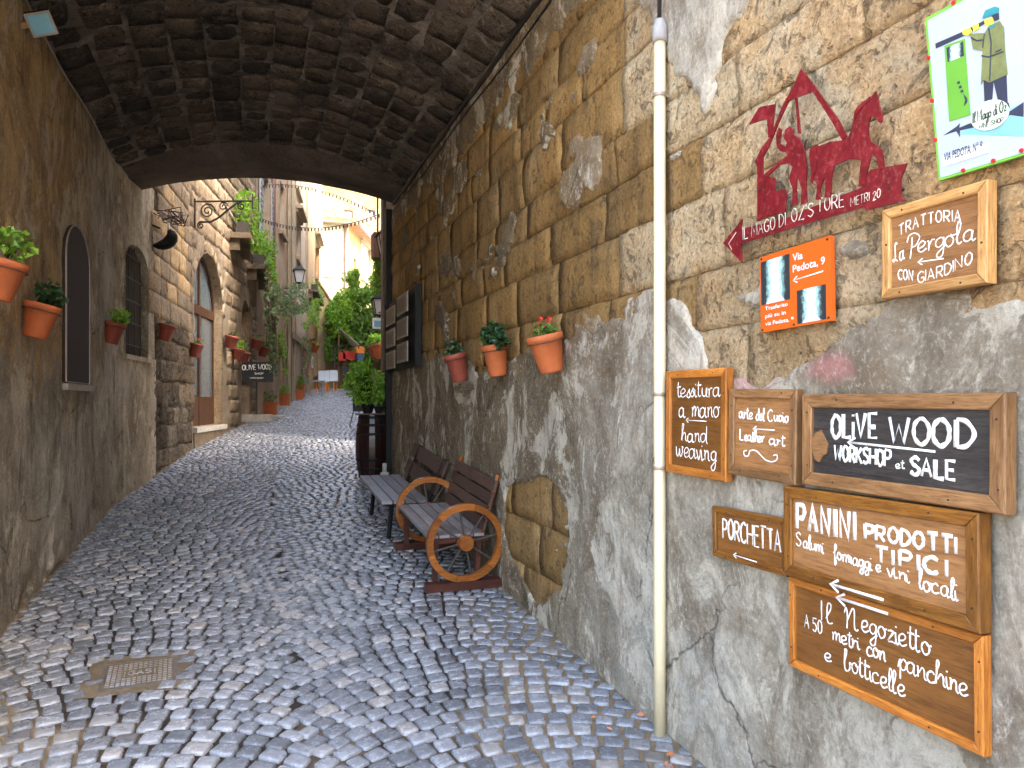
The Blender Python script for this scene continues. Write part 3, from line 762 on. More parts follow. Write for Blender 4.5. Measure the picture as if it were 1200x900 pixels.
# ------------------------------------------------------------------ stroke lettering
GL = {
'A':'0,0 3,10 6,0|1.1,3.8 4.9,3.8','B':'0,0 0,10|~0,10 4,10 5,7.5 3,5.3 0,5|~0,5 4,5 6,2.5 4,0 0,0','C':'~6,8.5 3.5,10 .5,7.5 0,4 1.5,.8 4,0 6,1.5',
'D':'0,0 0,10|~0,10 3.4,9.3 6,5 3.5,.7 0,0','E':'5,10 0,10 0,0 5,0|0,5 4,5','G':'~6,8.5 3.5,10 .5,7.5 0,4 1.5,.8 4,0 6,1.5 6,4.2|6,4.3 3.5,4.3',
'H':'0,0 0,10|6,0 6,10|0,5 6,5','I':'0,0 0,10','K':'0,0 0,10|5.5,10 0,4.5|1.5,5.8 6,0','L':'0,10 0,0 5,0','M':'0,0 .5,10 4,3 7.5,10 8,0','N':'0,0 0,10 6,0 6,10',
'O':'~3,10 .6,8 0,5 .6,2 3,0 5.4,2 6,5 5.4,8 3,10','P':'0,0 0,10|~0,10 4.5,9.6 5.5,7.3 4,5 0,4.8','R':'0,0 0,10|~0,10 4.5,9.6 5.5,7.3 4,5 0,4.8|2.2,5 6,0',
'S':'~5.5,8.5 3,10 .5,8.3 1.5,6 4.5,4.3 5.5,2.3 3,0 0,1.5','T':'0,10 6,10|3,10 3,0','U':'~0,10 0,3 3,0 6,3 6,10','V':'0,10 3,0 6,10','W':'0,10 2,0 4,7 6,0 8,10','X':'0,0 6,10|0,10 6,0','Z':'0,10 6,10 0,0 6,0',
'!':'0,0 0,7|0,9.3 0,10.1',"'":'0,10 0,8','0':'~2.5,10 .3,8 0,5 .3,2 2.5,0 4.7,2 5,5 4.7,8 2.5,10','2':'~0,8 2.5,10 5,7.5 2.5,3.5 0,0|0,0 5,0','5':'5,10 .6,10 .3,5.6|~.3,5.6 3,6 5,3.3 3,0 0,1','.':'0,0 0,.6',
'a':'~4.5,4 3,5 .8,4 .3,1.5 1.8,0 4,1.5 4.5,4.5|~4.5,5 4.4,1.2 5.2,0 6.2,.8','b':'~0,3 1.7,8 2,10 1,10.3 .6,8 .6,1 2.5,0 4.3,1.8 4.2,4.4 5.5,4','c':'~4.3,4 2.8,5 .7,3.8 .4,1.3 2,0 4.9,1',
'd':'~4.5,4 3,5 .8,4 .3,1.5 1.8,0 4,1.5 4.5,4.5|~4.6,10 4.5,5 4.5,1 5.5,0','e':'~.2,1.8 3,2.6 4,4.2 2.5,5.1 .6,3.8 .5,1.2 2.2,0 4.8,1.2','f':'~0,3.5 3,7 3.5,9.5 2.3,10.2 1.7,8 1.6,0 1.6,-3.3 2.4,-4 3.2,-1.5 1.8,.4 4,1.2',
'g':'~4.3,4.2 2.8,5 .8,4 .5,1.8 2,.6 3.8,1.8 4.4,4.5|~4.5,5 4.4,0 3.8,-3.5 2,-4.3 1,-2.8 3,-.8 5.3,.8','h':'~0,.5 .9,5 2.1,9 1.6,10.2 .8,9 .6,0|~.7,2.5 2.5,5 3.9,4 4,1 5.2,.2',
'i':'~0,4.8 .3,1 1,0 1.9,.8|.4,6.8 .5,7.4','l':'~0,2 1.9,7 2.1,9.6 1.2,10.2 .6,8 .6,1.5 1.5,0 2.8,.8','m':'~0,4.5 .6,4.4 .6,0|~.6,2.5 2,5 3,4 3,0|~3,2.5 4.5,5 5.6,4 5.6,1 6.7,.2',
'n':'~0,4.5 .6,4.4 .6,0|~.6,2.5 2.3,5 3.6,4 3.7,1 4.9,.2','o':'~2.4,5 .6,4 .3,2 1.8,0 3.8,1 4.2,3.3 2.4,5|~2.4,5 3.6,4.2 5.2,4.6','p':'~-.8,1 .5,5 .6,0 .5,-4|~.7,3 2.5,5 4.3,3.5 3.6,.8 1.8,0 .7,1',
'r':'~0,4.5 .7,4.4 .7,0|~.7,2.5 2,4.8 3.4,4.6','s':'~0,.8 2.4,5 2.3,3.5 3.2,1.4 1.8,0 .2,.7','t':'~1.3,9 1.1,4 1.2,1 2.2,0 3.4,.8|-.3,6.4 3.2,6.7','u':'~0,5 .1,1.5 1.5,0 3.3,1.5 3.7,5|~3.7,5 3.7,1 4.8,.2',
'v':'~0,5 1,2 1.8,0 3,2.5 3.2,5 4.2,4.4','w':'~0,5 .5,1 1.5,0 2.8,1.5 3,4|~3,4 3.2,1 4.3,0 5.5,2 5.6,5 6.4,4.5','z':'~.3,4.6 2,5 3.8,4.7|3.8,4.7 .3,.2|~.3,.2 2.5,.6 4.4,.2',
'\u0110':'0,0 0,10|~-1,9 3.4,10 6,5 3.5,.3 0,0|.8,5 0,5','\u0141':'~5,9 4,10.2 2.6,8.5 3,2 1.2,0 0,1.2 3,1 6,0','\u2118':'~1,0 1.8,6 2,9|~-.5,7 .5,9.8 3.5,10.3 5.8,8.2 4,5 2,4.6','\u0418':'~0,7 1,9.8 1.6,6 1.3,0|~1.3,4 3.5,9.5 4.6,9 4.6,2 5.4,0 6.6,1'}
def crom(P, k=6):
    if len(P) < 3: return P
    cl = (P[0] == P[-1]); out = []
    for i in range(len(P)-1):
        p0 = P[i-1] if i else (P[-2] if cl else P[0]); p1, p2 = P[i], P[i+1]; p3 = P[i+2] if i+2 < len(P) else (P[1] if cl else P[-1])
        for j in range(k):
            t = j/k; out.append(tuple(.5*((2*p1[a])+(-p0[a]+p2[a])*t+(2*p0[a]-5*p1[a]+4*p2[a]-p3[a])*t*t+(-p0[a]+3*p1[a]-3*p2[a]+p3[a])*t**3) for a in (0, 1)))
    return out+[P[-1]]
def glyph(ch):
    st = []
    for part in GL[ch].split('|'):
        sm = part[0] == '~'; P = [tuple(float(a) for a in q.split(',')) for q in part.lstrip('~').split()]
        st.append(crom(P) if sm else P)
    w_ = max(max(p[0] for p in s) for s in st); return st, w_
def strokes(txt, sp=2.0, word=3.5):
    x = 0; out = []
    for ch in txt:
        if ch == ' ': x += word; continue
        st, w_ = glyph(ch); lc = ch.islower()
        for s in st: out.append([(p[0]+x, p[1]) for p in s])
        x += w_+(.15 if lc else sp)
    return out, x-(0 if txt[-1].islower() else sp)
def lettering(parent, txt, x0, x1, y0, y1, h, wt, z, mat='brushed_paint', sag=0, slant=0, jit=.4, name='lettering', sp=2.0):
    st, W = strokes(txt, sp); mb = MB(); sx = (x1-x0)/W; sy = h/10
    for s in st:
        P = []
        jx, jy = rnd.uniform(-jit, jit), rnd.uniform(-jit, jit)
        for (a, b) in s:
            a2 = a+b*slant+jx; t = a/W
            P.append((x0+a2*sx, y0+(y1-y0)*t+sag*(4*t*(1-t))+(b+jy)*sy, z))
        w0 = wt/2*rnd.uniform(.85, 1.12); nP = len(P)
        mb.tube(P, [w0*(1+.16*math.sin(i*.9+jx*9))*(.8 if i in (0, nP-1) and nP > 3 else 1) for i in range(nP)], 6, flat=(0, 0, 1))
    return mb.obj(name, mat, parent, True)
def arrow(parent, x0, y0, x1, y1, wt, z, mat='brushed_paint', head=.03):
    """points at (x0,y0)"""
    d = Vector((x1-x0, y1-y0, 0)); n = Vector((-d.y, d.x, 0)).normalized(); u = d.normalized()
    mb = MB(); a = Vector((x0, y0, z))
    mb.tube([a, a+d], wt/2, 6, flat=(0,0,1))
    mb.tube([a+u*head+n*head*.55, a-u*wt*.2, a+u*head-n*head*.55], wt/2, 6, flat=(0,0,1))
    return mb.obj('arrow_mark', mat, parent, True)
def bfont(parent, txt, x, y, h, w_, z, mat, name='lettering', bold=0):
    cu = bpy.data.curves.new(name, 'FONT'); cu.body = txt; cu.size = 1; cu.extrude = .0; cu.offset = bold
    ob = bpy.data.objects.new(name, cu); COL.objects.link(ob)
    bpy.context.view_layer.update()
    me = bpy.data.meshes.new_from_object(ob); bpy.data.objects.remove(ob)
    xs = [v.co.x for v in me.vertices]; W = max(xs)-min(xs); mx = min(xs); H = .7
    for v in me.vertices: v.co = ((v.co.x-mx)/W*w_+x, v.co.y/H*h+y, z)
    return link(name, me, mat, parent)

manhole()
# ------------------------------------------------------------------ framed signs on the right wall
def sign(label, q, fmat, pmat, fw, thick, name='wooden_sign', group=None, back=.012, off=.03):
    c = [RW.hit(px, py, off) for px, py in q]        # TL TR BR BL
    cx = sum(a for a, b in c)/4; cy = sum(b for a, b in c)/4
    W = ((c[1][0]-c[0][0])+(c[2][0]-c[3][0]))/2; H = ((c[0][1]-c[3][1])+(c[1][1]-c[2][1]))/2
    roll = math.atan2((c[1][1]-c[0][1])+(c[2][1]-c[3][1]), 2*W)
    s = empty(name, label, 'sign', mw=RW.frame(cx, cy, .022, roll), group=group)
    if fmat:
        w2, h2 = W/2, H/2; f = fw
        P = [((-w2,h2),(w2,h2),(w2-f,h2-f),(-w2+f,h2-f)), ((w2,h2),(w2,-h2),(w2-f,-h2+f),(w2-f,h2-f)), ((w2,-h2),(-w2,-h2),(-w2+f,-h2+f),(w2-f,-h2+f)), ((-w2,-h2),(-w2,h2),(-w2+f,h2-f),(-w2+f,-h2+f))]
        for i, pp in enumerate(P):
            mid = Vector(((pp[0][0]+pp[1][0])/2, (pp[0][1]+pp[1][1])/2)); L = (Vector(pp[1])-Vector(pp[0])).length
            a = (0, -math.pi/2, math.pi, math.pi/2)[i]; Rm = Matrix.Rotation(-a, 2)
            lp = [Rm @ (Vector(x)-mid) for x in pp]
            g = .0008; b = .004
            mb = MB(); v = []; 
            inset = [(lp[0].x+b+g, lp[0].y-b), (lp[1].x-b-g, lp[1].y-b), (lp[2].x-g, lp[2].y+b), (lp[3].x+g, lp[3].y+b)]
            outer = [(lp[0].x+g, lp[0].y), (lp[1].x-g, lp[1].y), (lp[2].x-g, lp[2].y), (lp[3].x+g, lp[3].y)]
            v = [(x, y, 0) for x, y in outer]+[(x, y, thick-b) for x, y in outer]+[(x, y, thick) for x, y in inset]
            mb.add(v, [(j, 4+j, 4+(j+1) % 4, (j+1) % 4) for j in range(4)]+[(4+j, 8+j, 8+(j+1) % 4, 4+(j+1) % 4) for j in range(4)]+[(8, 11, 10, 9), (0, 1, 2, 3)])
            o = mb.obj('frame_rail', fmat, s); o.location = (mid.x, mid.y, 0); o.rotation_euler = (0, 0, a)
            nb = MB(); 
            for tt in ((-.28, .3) if L > .3 else (.1,)):
                nb.lathe([(.0035, thick-.002), (.003, thick+.0015)], 8, Matrix.Translation((tt*L, (lp[0].y+lp[3].y)/2+rnd.uniform(-.005,.005), 0)))
            nb.each('nail', 'nail', o)
        zt = thick-back
        MB().box(-w2+f*.8, w2-f*.8, -h2+f*.8, h2-f*.8, .001, zt).obj('panel', pmat, s)
    else:
        zt = thick; MB().box(-W/2, W/2, -H/2, H/2, 0, thick).obj('panel', pmat, s)
    iw = W-2*fw; ih = H-2*fw
    return s, W, H, lambda u: -iw/2+u*iw, lambda v: -ih/2+v*ih, zt, ih

# "tessitura a mano / hand weaving"
s, W, H, U, V, z, ih = sign('narrow upright orange-framed wooden sign for hand weaving next to the pipe', [(787,434),(857,432),(857,564),(785,553)], 'wood_orange', 'panel_board_dark', .035, .035)
lettering(s, 'tessitura', U(.1), U(.97), V(.78), V(.79), ih*.19, .006, z)
lettering(s, 'a', U(.14), U(.28), V(.56), V(.56), ih*.22, .006, z)
lettering(s, 'mano', U(.42), U(.95), V(.565), V(.57), ih*.22, .006, z)
arrow(s, U(.3), V(.525), U(.7), V(.525), .0045, z, head=.018)
lettering(s, 'hand', U(.2), U(.72), V(.285), V(.29), ih*.19, .006, z)
lettering(s, 'weaving', U(.1), U(.9), V(.10), V(.10), ih*.22, .006, z)
# leather art
s, W, H, U, V, z, ih = sign('small weathered brown-framed sign for leather art, between hand weaving and black sign', [(859,455),(940,457),(937,568),(858,555)], 'wood_brown', 'panel_board', .035, .03)
lettering(s, 'arte', U(.06), U(.32), V(.70), V(.70), ih*.18, .0075, z)
lettering(s, 'del', U(.38), U(.54), V(.69), V(.69), ih*.17, .0075, z)
lettering(s, 'Cuoio', U(.6), U(.95), V(.69), V(.69), ih*.16, .0075, z)
arrow(s, U(.33), V(.56), U(.72), V(.57), .0055, z, head=.02)
lettering(s, 'Leather', U(.08), U(.54), V(.38), V(.38), ih*.16, .0075, z)
lettering(s, 'art', U(.62), U(.9), V(.36), V(.36), ih*.16, .0075, z)
P = crom([(.22,.24),(.16,.22),(.18,.16),(.25,.17),(.28,.24),(.4,.25),(.55,.15),(.68,.13),(.76,.17),(.76,.23),(.7,.22)], 6)
MB().tube([(U(a), V(b), z) for a, b in P], .003, 6, flat=(0,0,1)).obj('flourish', 'white_paint', s, True)
# olive wood
s, W, H, U, V, z, ih = sign('wide brown-framed sign with black board advertising olive wood', [(948,462),(1189,460),(1188,603),(948,567)], 'wood_brown', 'wood_black', .045, .04)
lettering(s, 'OL!VE', U(.13), U(.42), V(.56), V(.58), ih*.34, .014, z)
lettering(s, 'WOOD', U(.49), U(.92), V(.55), V(.54), ih*.34, .016, z)
arrow(s, U(.24), V(.50), U(.74), V(.46), .008, z, head=.03)
lettering(s, 'WORKSHOP', U(.15), U(.50), V(.22), V(.21), ih*.22, .011, z, sp=1.6)
lettering(s, 'et', U(.53), U(.58), V(.2), V(.2), ih*.12, .004, z)
lettering(s, 'SALE', U(.61), U(.84), V(.14), V(.12), ih*.23, .013, z)
kn = MB().prism([(.0,.32),(.02,.2),(.05,.17),(.075,.27),(.1,.3),(.11,.45),(.085,.55),(.06,.66),(.02,.6),(.0,.5)], 0, 1)
kn.v = [(U(a), V(b), z+.001+c*.006) for a, b, c in kn.v]; kn.obj('wood_knot', 'wood_brown', s)
# porchetta
s, W, H, U, V, z, ih = sign('smallest sign, brown-framed, lettered for porchetta, left of the larger panini sign', [(839,592),(927,609),(925,675),(839,651)], 'wood_dark', 'panel_board_dark', .025, .028)
lettering(s, 'PORCHETTA', U(.08), U(.96), V(.36), V(.36), ih*.5, .010, z, sp=1.6)
arrow(s, U(.3), V(.02), U(.66), V(.0), .005, z+.013, head=.018)
# panini
s, W, H, U, V, z, ih = sign('large dark-framed board with bold white letters for panini, below the olive wood sign', [(928,569),(1159,601),(1159,742),(927,672)], 'wood_dark', 'panel_board', .040, .045)
lettering(s, 'PANINI', U(.03), U(.42), V(.55), V(.56), ih*.38, .021, z, sp=4.2)
lettering(s, 'PRODOTTI', U(.48), U(.95), V(.62), V(.66), ih*.19, .013, z, sp=2.2)
lettering(s, 'TIPICI', U(.54), U(.9), V(.36), V(.38), ih*.19, .0135, z, sp=3)
lettering(s, 'Salumi', U(.02), U(.22), V(.31), V(.28), ih*.20, .006, z)
lettering(s, 'formaggi', U(.28), U(.52), V(.25), V(.22), ih*.2, .006, z)
lettering(s, 'e', U(.54), U(.57), V(.22), V(.22), ih*.17, .006, z)
lettering(s, 'vini', U(.6), U(.73), V(.20), V(.19), ih*.19, .006, z)
lettering(s, 'locali', U(.77), U(.96), V(.15), V(.12), ih*.24, .006, z)
arrow(s, U(.28), V(-.10), U(.6), V(-.10), .010, z+.013, head=.035)
# negozietto
s, W, H, U, V, z, ih = sign('lowest and largest orange-framed board with white cursive writing', [(930,675),(1160,744),(1159,887),(930,778)], 'wood_orange', 'panel_board_dark', .028, .032)
arrow(s, U(.30), V(1.03), U(.60), V(1.03), .010, z+.013, head=.035)
lettering(s, '\u0418', U(.33), U(.41), V(.68), V(.68), ih*.26, .006, z)
lettering(s, 'Il', U(.18), U(.26), V(.66), V(.66), ih*.25, .006, z)
lettering(s, 'egozietto', U(.43), U(.80), V(.70), V(.70), ih*.27, .006, z)
lettering(s, 'A 50', U(.06), U(.18), V(.48), V(.48), ih*.17, .006, z)
lettering(s, 'metri', U(.25), U(.42), V(.46), V(.46), ih*.2, .006, z)
lettering(s, 'con', U(.46), U(.57), V(.44), V(.45), ih*.22, .006, z)
lettering(s, 'panchine', U(.64), U(.97), V(.42), V(.42), ih*.25, .006, z)
lettering(s, 'e', U(.2), U(.25), V(.16), V(.16), ih*.2, .006, z)
lettering(s, 'botticelle', U(.32), U(.67), V(.15), V(.13), ih*.25, .006, z)
# la pergola
s, W, H, U, V, z, ih = sign('light wood framed trattoria sign at upper right below the white poster', [(1041,246),(1166,212),(1165,331),(1040,353)], 'wood_tan', 'panel_board', .030, .035)
lettering(s, 'TRATTORIA', U(.08), U(.80), V(.72), V(.70), ih*.15, .0045, z, sag=.016, sp=2.4)
lettering(s, '\u0141a', U(.01), U(.16), V(.38), V(.38), ih*.26, .0045, z)
lettering(s, '\u2118', U(.2), U(.34), V(.38), V(.38), ih*.32, .0045, z)
lettering(s, 'ergola', U(.32), U(.97), V(.42), V(.44), ih*.28, .0045, z)
arrow(s, U(.32), V(.30), U(.62), V(.28), .004, z, head=.016)
lettering(s, 'CON', U(.08), U(.26), V(.12), V(.06), ih*.14, .0045, z)
lettering(s, 'GIARDINO', U(.32), U(.92), V(.02), V(.16), ih*.15, .0045, z, sag=-.008)
# orange sign with two photos
s, W, H, U, V, z, ih = sign('small orange plaque with two street photos under the red arrow', [(893,302),(977,275),(976,376),(893,390)], None, 'orange', .0, .016, name='orange_plaque')
def printed(parent, name, x0, x1, y0, y1, z, mat): return MB().box(x0, x1, y0, y1, z-.001, z+.0012).obj(name, mat, parent)
printed(s, 'photo', U(.02), U(.45), V(.36), V(.93), z, 'photo_a')
printed(s, 'photo', U(.55), U(.93), V(.03), V(.44), z, 'photo_b')
bfont(s, 'Via', U(.5), V(.82), ih*.09, U(.64)-U(.5), z+.002, 'white_paint', bold=.012)
bfont(s, 'Pedota, 9', U(.5), V(.68), ih*.09, U(.93)-U(.5), z+.002, 'white_paint', bold=.012)
arrow(s, U(.5), V(.58), U(.9), V(.6), .005, z+.001, head=.02)
bfont(s, 'Trasferito', U(.08), V(.28), ih*.05, U(.42)-U(.08), z+.002, 'white_paint', bold=.01)
bfont(s, 'più su in', U(.08), V(.18), ih*.05, U(.39)-U(.08), z+.002, 'white_paint', bold=.01)
bfont(s, 'via Pedota, 9', U(.08), V(.08), ih*.05, U(.50)-U(.08), z+.002, 'white_paint', bold=.01)
for (a, b) in ((.03,.97),(.96,.96),(.03,.03),(.96,.04),(.5,.03)):
    MB().lathe([(.005, z-.001), (.004, z+.003)], 8, Matrix.Translation((U(a), V(b), 0))).obj('screw', 'nail', s)
# poster: man with telescope
s, W, H, U, V, z, ih = sign('large white poster with green edge and a man looking through a telescope, top right', [(1084,22),(1250,-72),(1262,163),(1100,212)], None, 'green_edge', .0, .012, name='poster')

pc = [0]
def poly(parent, name, pts, mat, dz=.0026, th=.0014):
    pc[0] += 1; mb = MB().prism([(a, b) for a, b in pts], z+dz-.0016+pc[0]*.00002, z+dz+pc[0]*.00002)
    return mb.obj(name, mat, parent)
def PX(px, py):          # photograph pixel -> local point on the poster
    x, y = RW.hit(px, py, .034); q = Vector((x, y, 0)); m = RW.M.inverted() @ s.matrix_world; l = m.inverted() @ q; return (l.x, l.y)
bpy.context.view_layer.update()
def K(*p): return [PX(1060+a/4, b/4) for a, b in p][::-1]      # from 4x enlarged crop
bpy.context.view_layer.update()
_pn = [c for c in s.children if c.name.startswith('panel')][0]; _pn.data = MB().prism([PX(*q) for q in ((1100,212),(1262,163),(1250,-72),(1084,22))], 0, z).mesh('panel'); _pn.data.materials.append(MT['green_edge'])
poly(s, 'sheet', [PX(*q) for q in ((1102.5,208.5),(1258,161),(1247,-66),(1087,24.5))], 'poster', .0012)
poly(s, 'printed_shadow', K((300,600),(560,480),(560,640),(250,630)), 'skyblue_print', .0018)
poly(s, 'printed_door', K((190,215),(285,182),(312,540),(212,570)), 'green_print')
poly(s, 'printed_picture', K((200,225),(278,195),(282,262),(206,292)), 'photo_b', .003)
poly(s, 'printed_telescope', K((147,205),(285,145),(385,92),(392,104),(290,165),(150,228)), 'navy_print')
poly(s, 'printed_trousers', K((370,300),(480,340),(486,500),(445,490),(420,380),(412,490),(378,480)), 'navy_print')
poly(s, 'printed_coat', K((305,160),(380,155),(400,120),(450,100),(470,130),(475,240),(487,350),(400,388),(375,375),(362,398),(370,240),(325,230),(316,180)), 'olive_print', .0034)
poly(s, 'printed_hand', K((275,145),(310,130),(322,150),(300,168),(280,165)), 'yellow_print', .0042)
poly(s, 'printed_hand', K((322,120),(350,112),(355,135),(330,150)), 'yellow_print', .0042)
poly(s, 'printed_face', K((380,95),(418,82),(425,120),(400,130),(382,118)), 'yellow_print', .0042)
poly(s, 'printed_hair', K((415,75),(446,62),(448,92),(428,100)), 'navy_print', .0046)
poly(s, 'printed_cap', K((370,88),(385,50),(430,32),(447,38),(445,62),(410,75)), 'teal_print', .005)
for pp in (((318,178),(345,192),(372,188)), ((366,262),(400,268),(470,242)), ((400,130),(412,200),(405,380)), ((432,245),(460,232)), ((372,225),(380,160))):
    MB().tube([(*PX(1060+a/4, b/4), z+.0044) for a, b in pp], .0018, 5, flat=(0,0,1)).obj('printed_line', 'navy_print', s)
for pp in ((372,480,412,508),(446,482,490,505)): poly(s, 'printed_boot', K((pp[0],pp[1]),(pp[2],pp[1]),(pp[2]+6,pp[3]),(pp[0]-14,pp[3])), 'black_print', .0032)
poly(s, 'printed_collar', K((398,122),(425,112),(430,126),(404,138)), 'teal_print', .0044)
cx_, cy_ = 406, 540
poly(s, 'printed_arrow', K((185,635),(245,595),(262,578),(258,600),(300,582),(500,520),(560,480),(560,548),(500,540),(320,600),(262,612),(262,642),(245,615)), 'navy_print', .0022)
poly(s, 'printed_oval', K(*[(cx_+90*math.cos(a*math.pi/12)+0, cy_+70*math.sin(a*math.pi/12)-20*math.cos(a*math.pi/12)) for a in range(24)]), 'palegreen_print', .0046)
a0 = PX(1060+328/4, 580/4); a1 = PX(1060+485/4, 520/4)
lettering(s, 'Il Mago di Oz', a0[0], a1[0], a0[1], a1[1], .028, .003, z+.0055, 'black_print')
a0 = PX(1060+355/4, 605/4); a1 = PX(1060+470/4, 572/4)
lettering(s, 'WINE SHOP', a0[0], a1[0], a0[1], a1[1], .012, .002, z+.0055, 'black_print')
poly(s, 'printed_label', K((178,740),(395,668),(398,715),(182,782)), 'white_paint', .003)
a0 = PX(1060+190/4, 757/4); a1 = PX(1060+370/4, 700/4)
bf = bfont(s, 'VIA PEDOTA, N° 9', 0, 0, .022, a1[0]-a0[0], z+.0048, 'black_print', bold=.01); bf.location = (a0[0], a0[1], 0); bf.rotation_euler = (0, 0, math.atan2(a1[1]-a0[1], a1[0]-a0[0]))
for i in range(3):
    for dd in ((i*8, i*20),): poly(s, 'printed_dot', K((250+dd[0],385+dd[1]),(262+dd[0],380+dd[1]),(264+dd[0],392+dd[1]),(252+dd[0],397+dd[1])), 'navy_print', .003)
poly(s, 'printed_crescent', K((280,440),(298,462),(298,480),(282,498),(288,470)), 'navy_print', .003)
for (a, b) in ((222,20),(105,277),(122,478),(137,662),(268,805),(410,760),(542,712)):
    l = PX(1062.5+a/4, b/4-1.5); MB().lathe([(.006, z-.001), (.005, z+.006)], 10, Matrix.Translation((l[0], l[1], 0))).obj('pin', 'red_pin', s)

# red sheet-metal arrow with farrier and horse
def red_sign():
    ox, oy = RW.hit(945, 210, .06)
    s = empty('metal_arrow_sign', 'dark red cut metal arrow with farrier and horse silhouettes under a pitched frame', 'sign', mw=RW.frame(ox, oy, .055))
    def Q(*p):
        out = []
        for a, b in p:
            x, y = RW.hit(830+a/3.4615, 60+b/3.4615, .06); out.append((x-ox, y-oy))
        return out[::-1]
    def plate(name, pts, z0=0, th=.006):
        from mathutils.geometry import tessellate_polygon
        tr = tessellate_polygon([[Vector((a, b, 0)) for a, b in pts]]); n = len(pts); f = []
        for t in tr:
            a, b, c = (Vector((*pts[k], 0)) for k in t)
            t = tuple(t) if (b-a).cross(c-a).z > 0 else (t[0], t[2], t[1])
            f.append(tuple(k+n for k in t)); f.append((t[0], t[2], t[1]))
        f += [(k, (k+1) % n, n+(k+1) % n, n+k) for k in range(n)]
        me = bpy.data.meshes.new(name); me.from_pydata([(a, b, z0) for a, b in pts]+[(a, b, z0+th) for a, b in pts], [], f); me.update(); return link(name, me, 'red_metal', s)
    plate('arrow', Q((60,778),(138,682),(130,722),(330,672),(480,608),(625,552),(630,520),(660,480),(805,455),(780,520),(780,590),(803,605),(640,645),(632,632),(430,690),(133,780),(137,858)))
    plate('frame', Q((200,690),(200,470),(190,450),(215,395),(250,350),(275,290),(305,215),(345,145),(377,72),(420,125),(480,210),(530,280),(563,345),(545,362),(505,290),(445,195),(415,150),(345,192),(325,205),(285,290),(245,390),(222,430),(222,500),(270,515),(272,660)), .001)
    plate('tie_beam', Q((320,205),(318,192),(420,148),(424,168)), .007, .004)
    plate('support_post', Q((352,185),(358,185),(374,335),(364,335)), .0005, .005)
    plate('roof_finial', Q((165,298),(205,232),(215,225),(272,215),(270,240),(262,305),(270,340),(245,350),(240,275),(205,285)), .002, .0055)
    plate('anvil', Q((272,665),(272,570),(312,560),(318,585),(312,650)), .0015)
    plate('farrier', Q((342,625),(345,560),(330,515),(345,470),(328,455),(290,462),(240,510),(230,500),(285,450),(322,425),(318,412),(292,405),(280,385),(278,340),(288,310),(298,318),(292,375),(315,390),(322,372),(310,355),(315,318),(332,305),(345,320),(345,338),(370,350),(392,400),(402,470),(398,560),(402,612),(378,622),(382,560),(362,500),(358,560),(362,622)), .0025, .006)
    plate('horse', Q((438,604),(445,560),(441,528),(428,520),(433,490),(424,470),(418,440),(416,410),(424,392),(440,380),(455,384),(470,378),(495,368),(530,364),(555,360),(572,348),(584,320),(588,295),(595,268),(606,245),(622,222),(640,205),(658,196),(666,184),(682,162),(688,185),(694,205),(700,235),(709,262),(708,282),(702,292),(692,288),(688,272),(672,266),(660,266),(654,290),(652,318),(653,345),(660,366),(676,376),(694,388),(706,402),(712,430),(716,475),(696,478),(688,440),(682,425),(664,426),(656,450),(650,480),(642,510),(640,545),(612,550),(616,510),(620,470),(624,444),(600,440),(570,440),(540,452),(515,462),(506,490),(500,530),(502,594),(476,594),(478,545),(474,515),(464,535),(456,565),(462,600)), .0035, .0055)
    plate('mane', Q((596,270),(600,246),(612,226),(630,208),(650,196),(664,184),(660,200),(646,212),(628,232),(612,252),(602,276)), .0095, .003)
    plate('tail', Q((432,386),(446,392),(442,420),(450,450),(444,480),(436,500),(428,540),(420,530),(426,490),(420,460),(416,430),(418,400)), .0095, .003)
    def line(txt, a, b, h, wt):
        p0 = Q(a)[0]; p1 = Q(b)[0]
        lettering(s, txt, p0[0], p1[0], p0[1], p1[1], h, wt, .0075, 'slot', jit=.15)
    MT['slot'] = plain('slot', (.55,.47,.38), .7, var=.5, sc=30)
    line('IL MAGO DI', (143,765), (315,706), .045, .004); line("OZ'S", (340,695), (428,668), .045, .0045); line('TORE', (445,655), (553,630), .045, .0045)
    line('METRI', (580,630), (655,606), .026, .003); line('20', (670,608), (700,590), .026, .003)
    p = Q((85,780))[0]; r_ = Q((115,735))[0]; t = Q((110,830))[0]
    MB().tube([(r_[0], r_[1], .0075), (p[0], p[1], .0075), ((t[0]+p[0])/2, (t[1]+p[1])/2, .0075)], .002, 6, flat=(0,0,1)).obj('chevron_slot', 'slot', s, True)
    for a in ((165,745),(735,555),(215,560)):
        q = Q(a)[0]; MB().lathe([(.005,-.05),(.005,.009)], 8, Matrix.Translation((q[0], q[1], 0))).obj('bolt', 'nail', s)
red_sign()

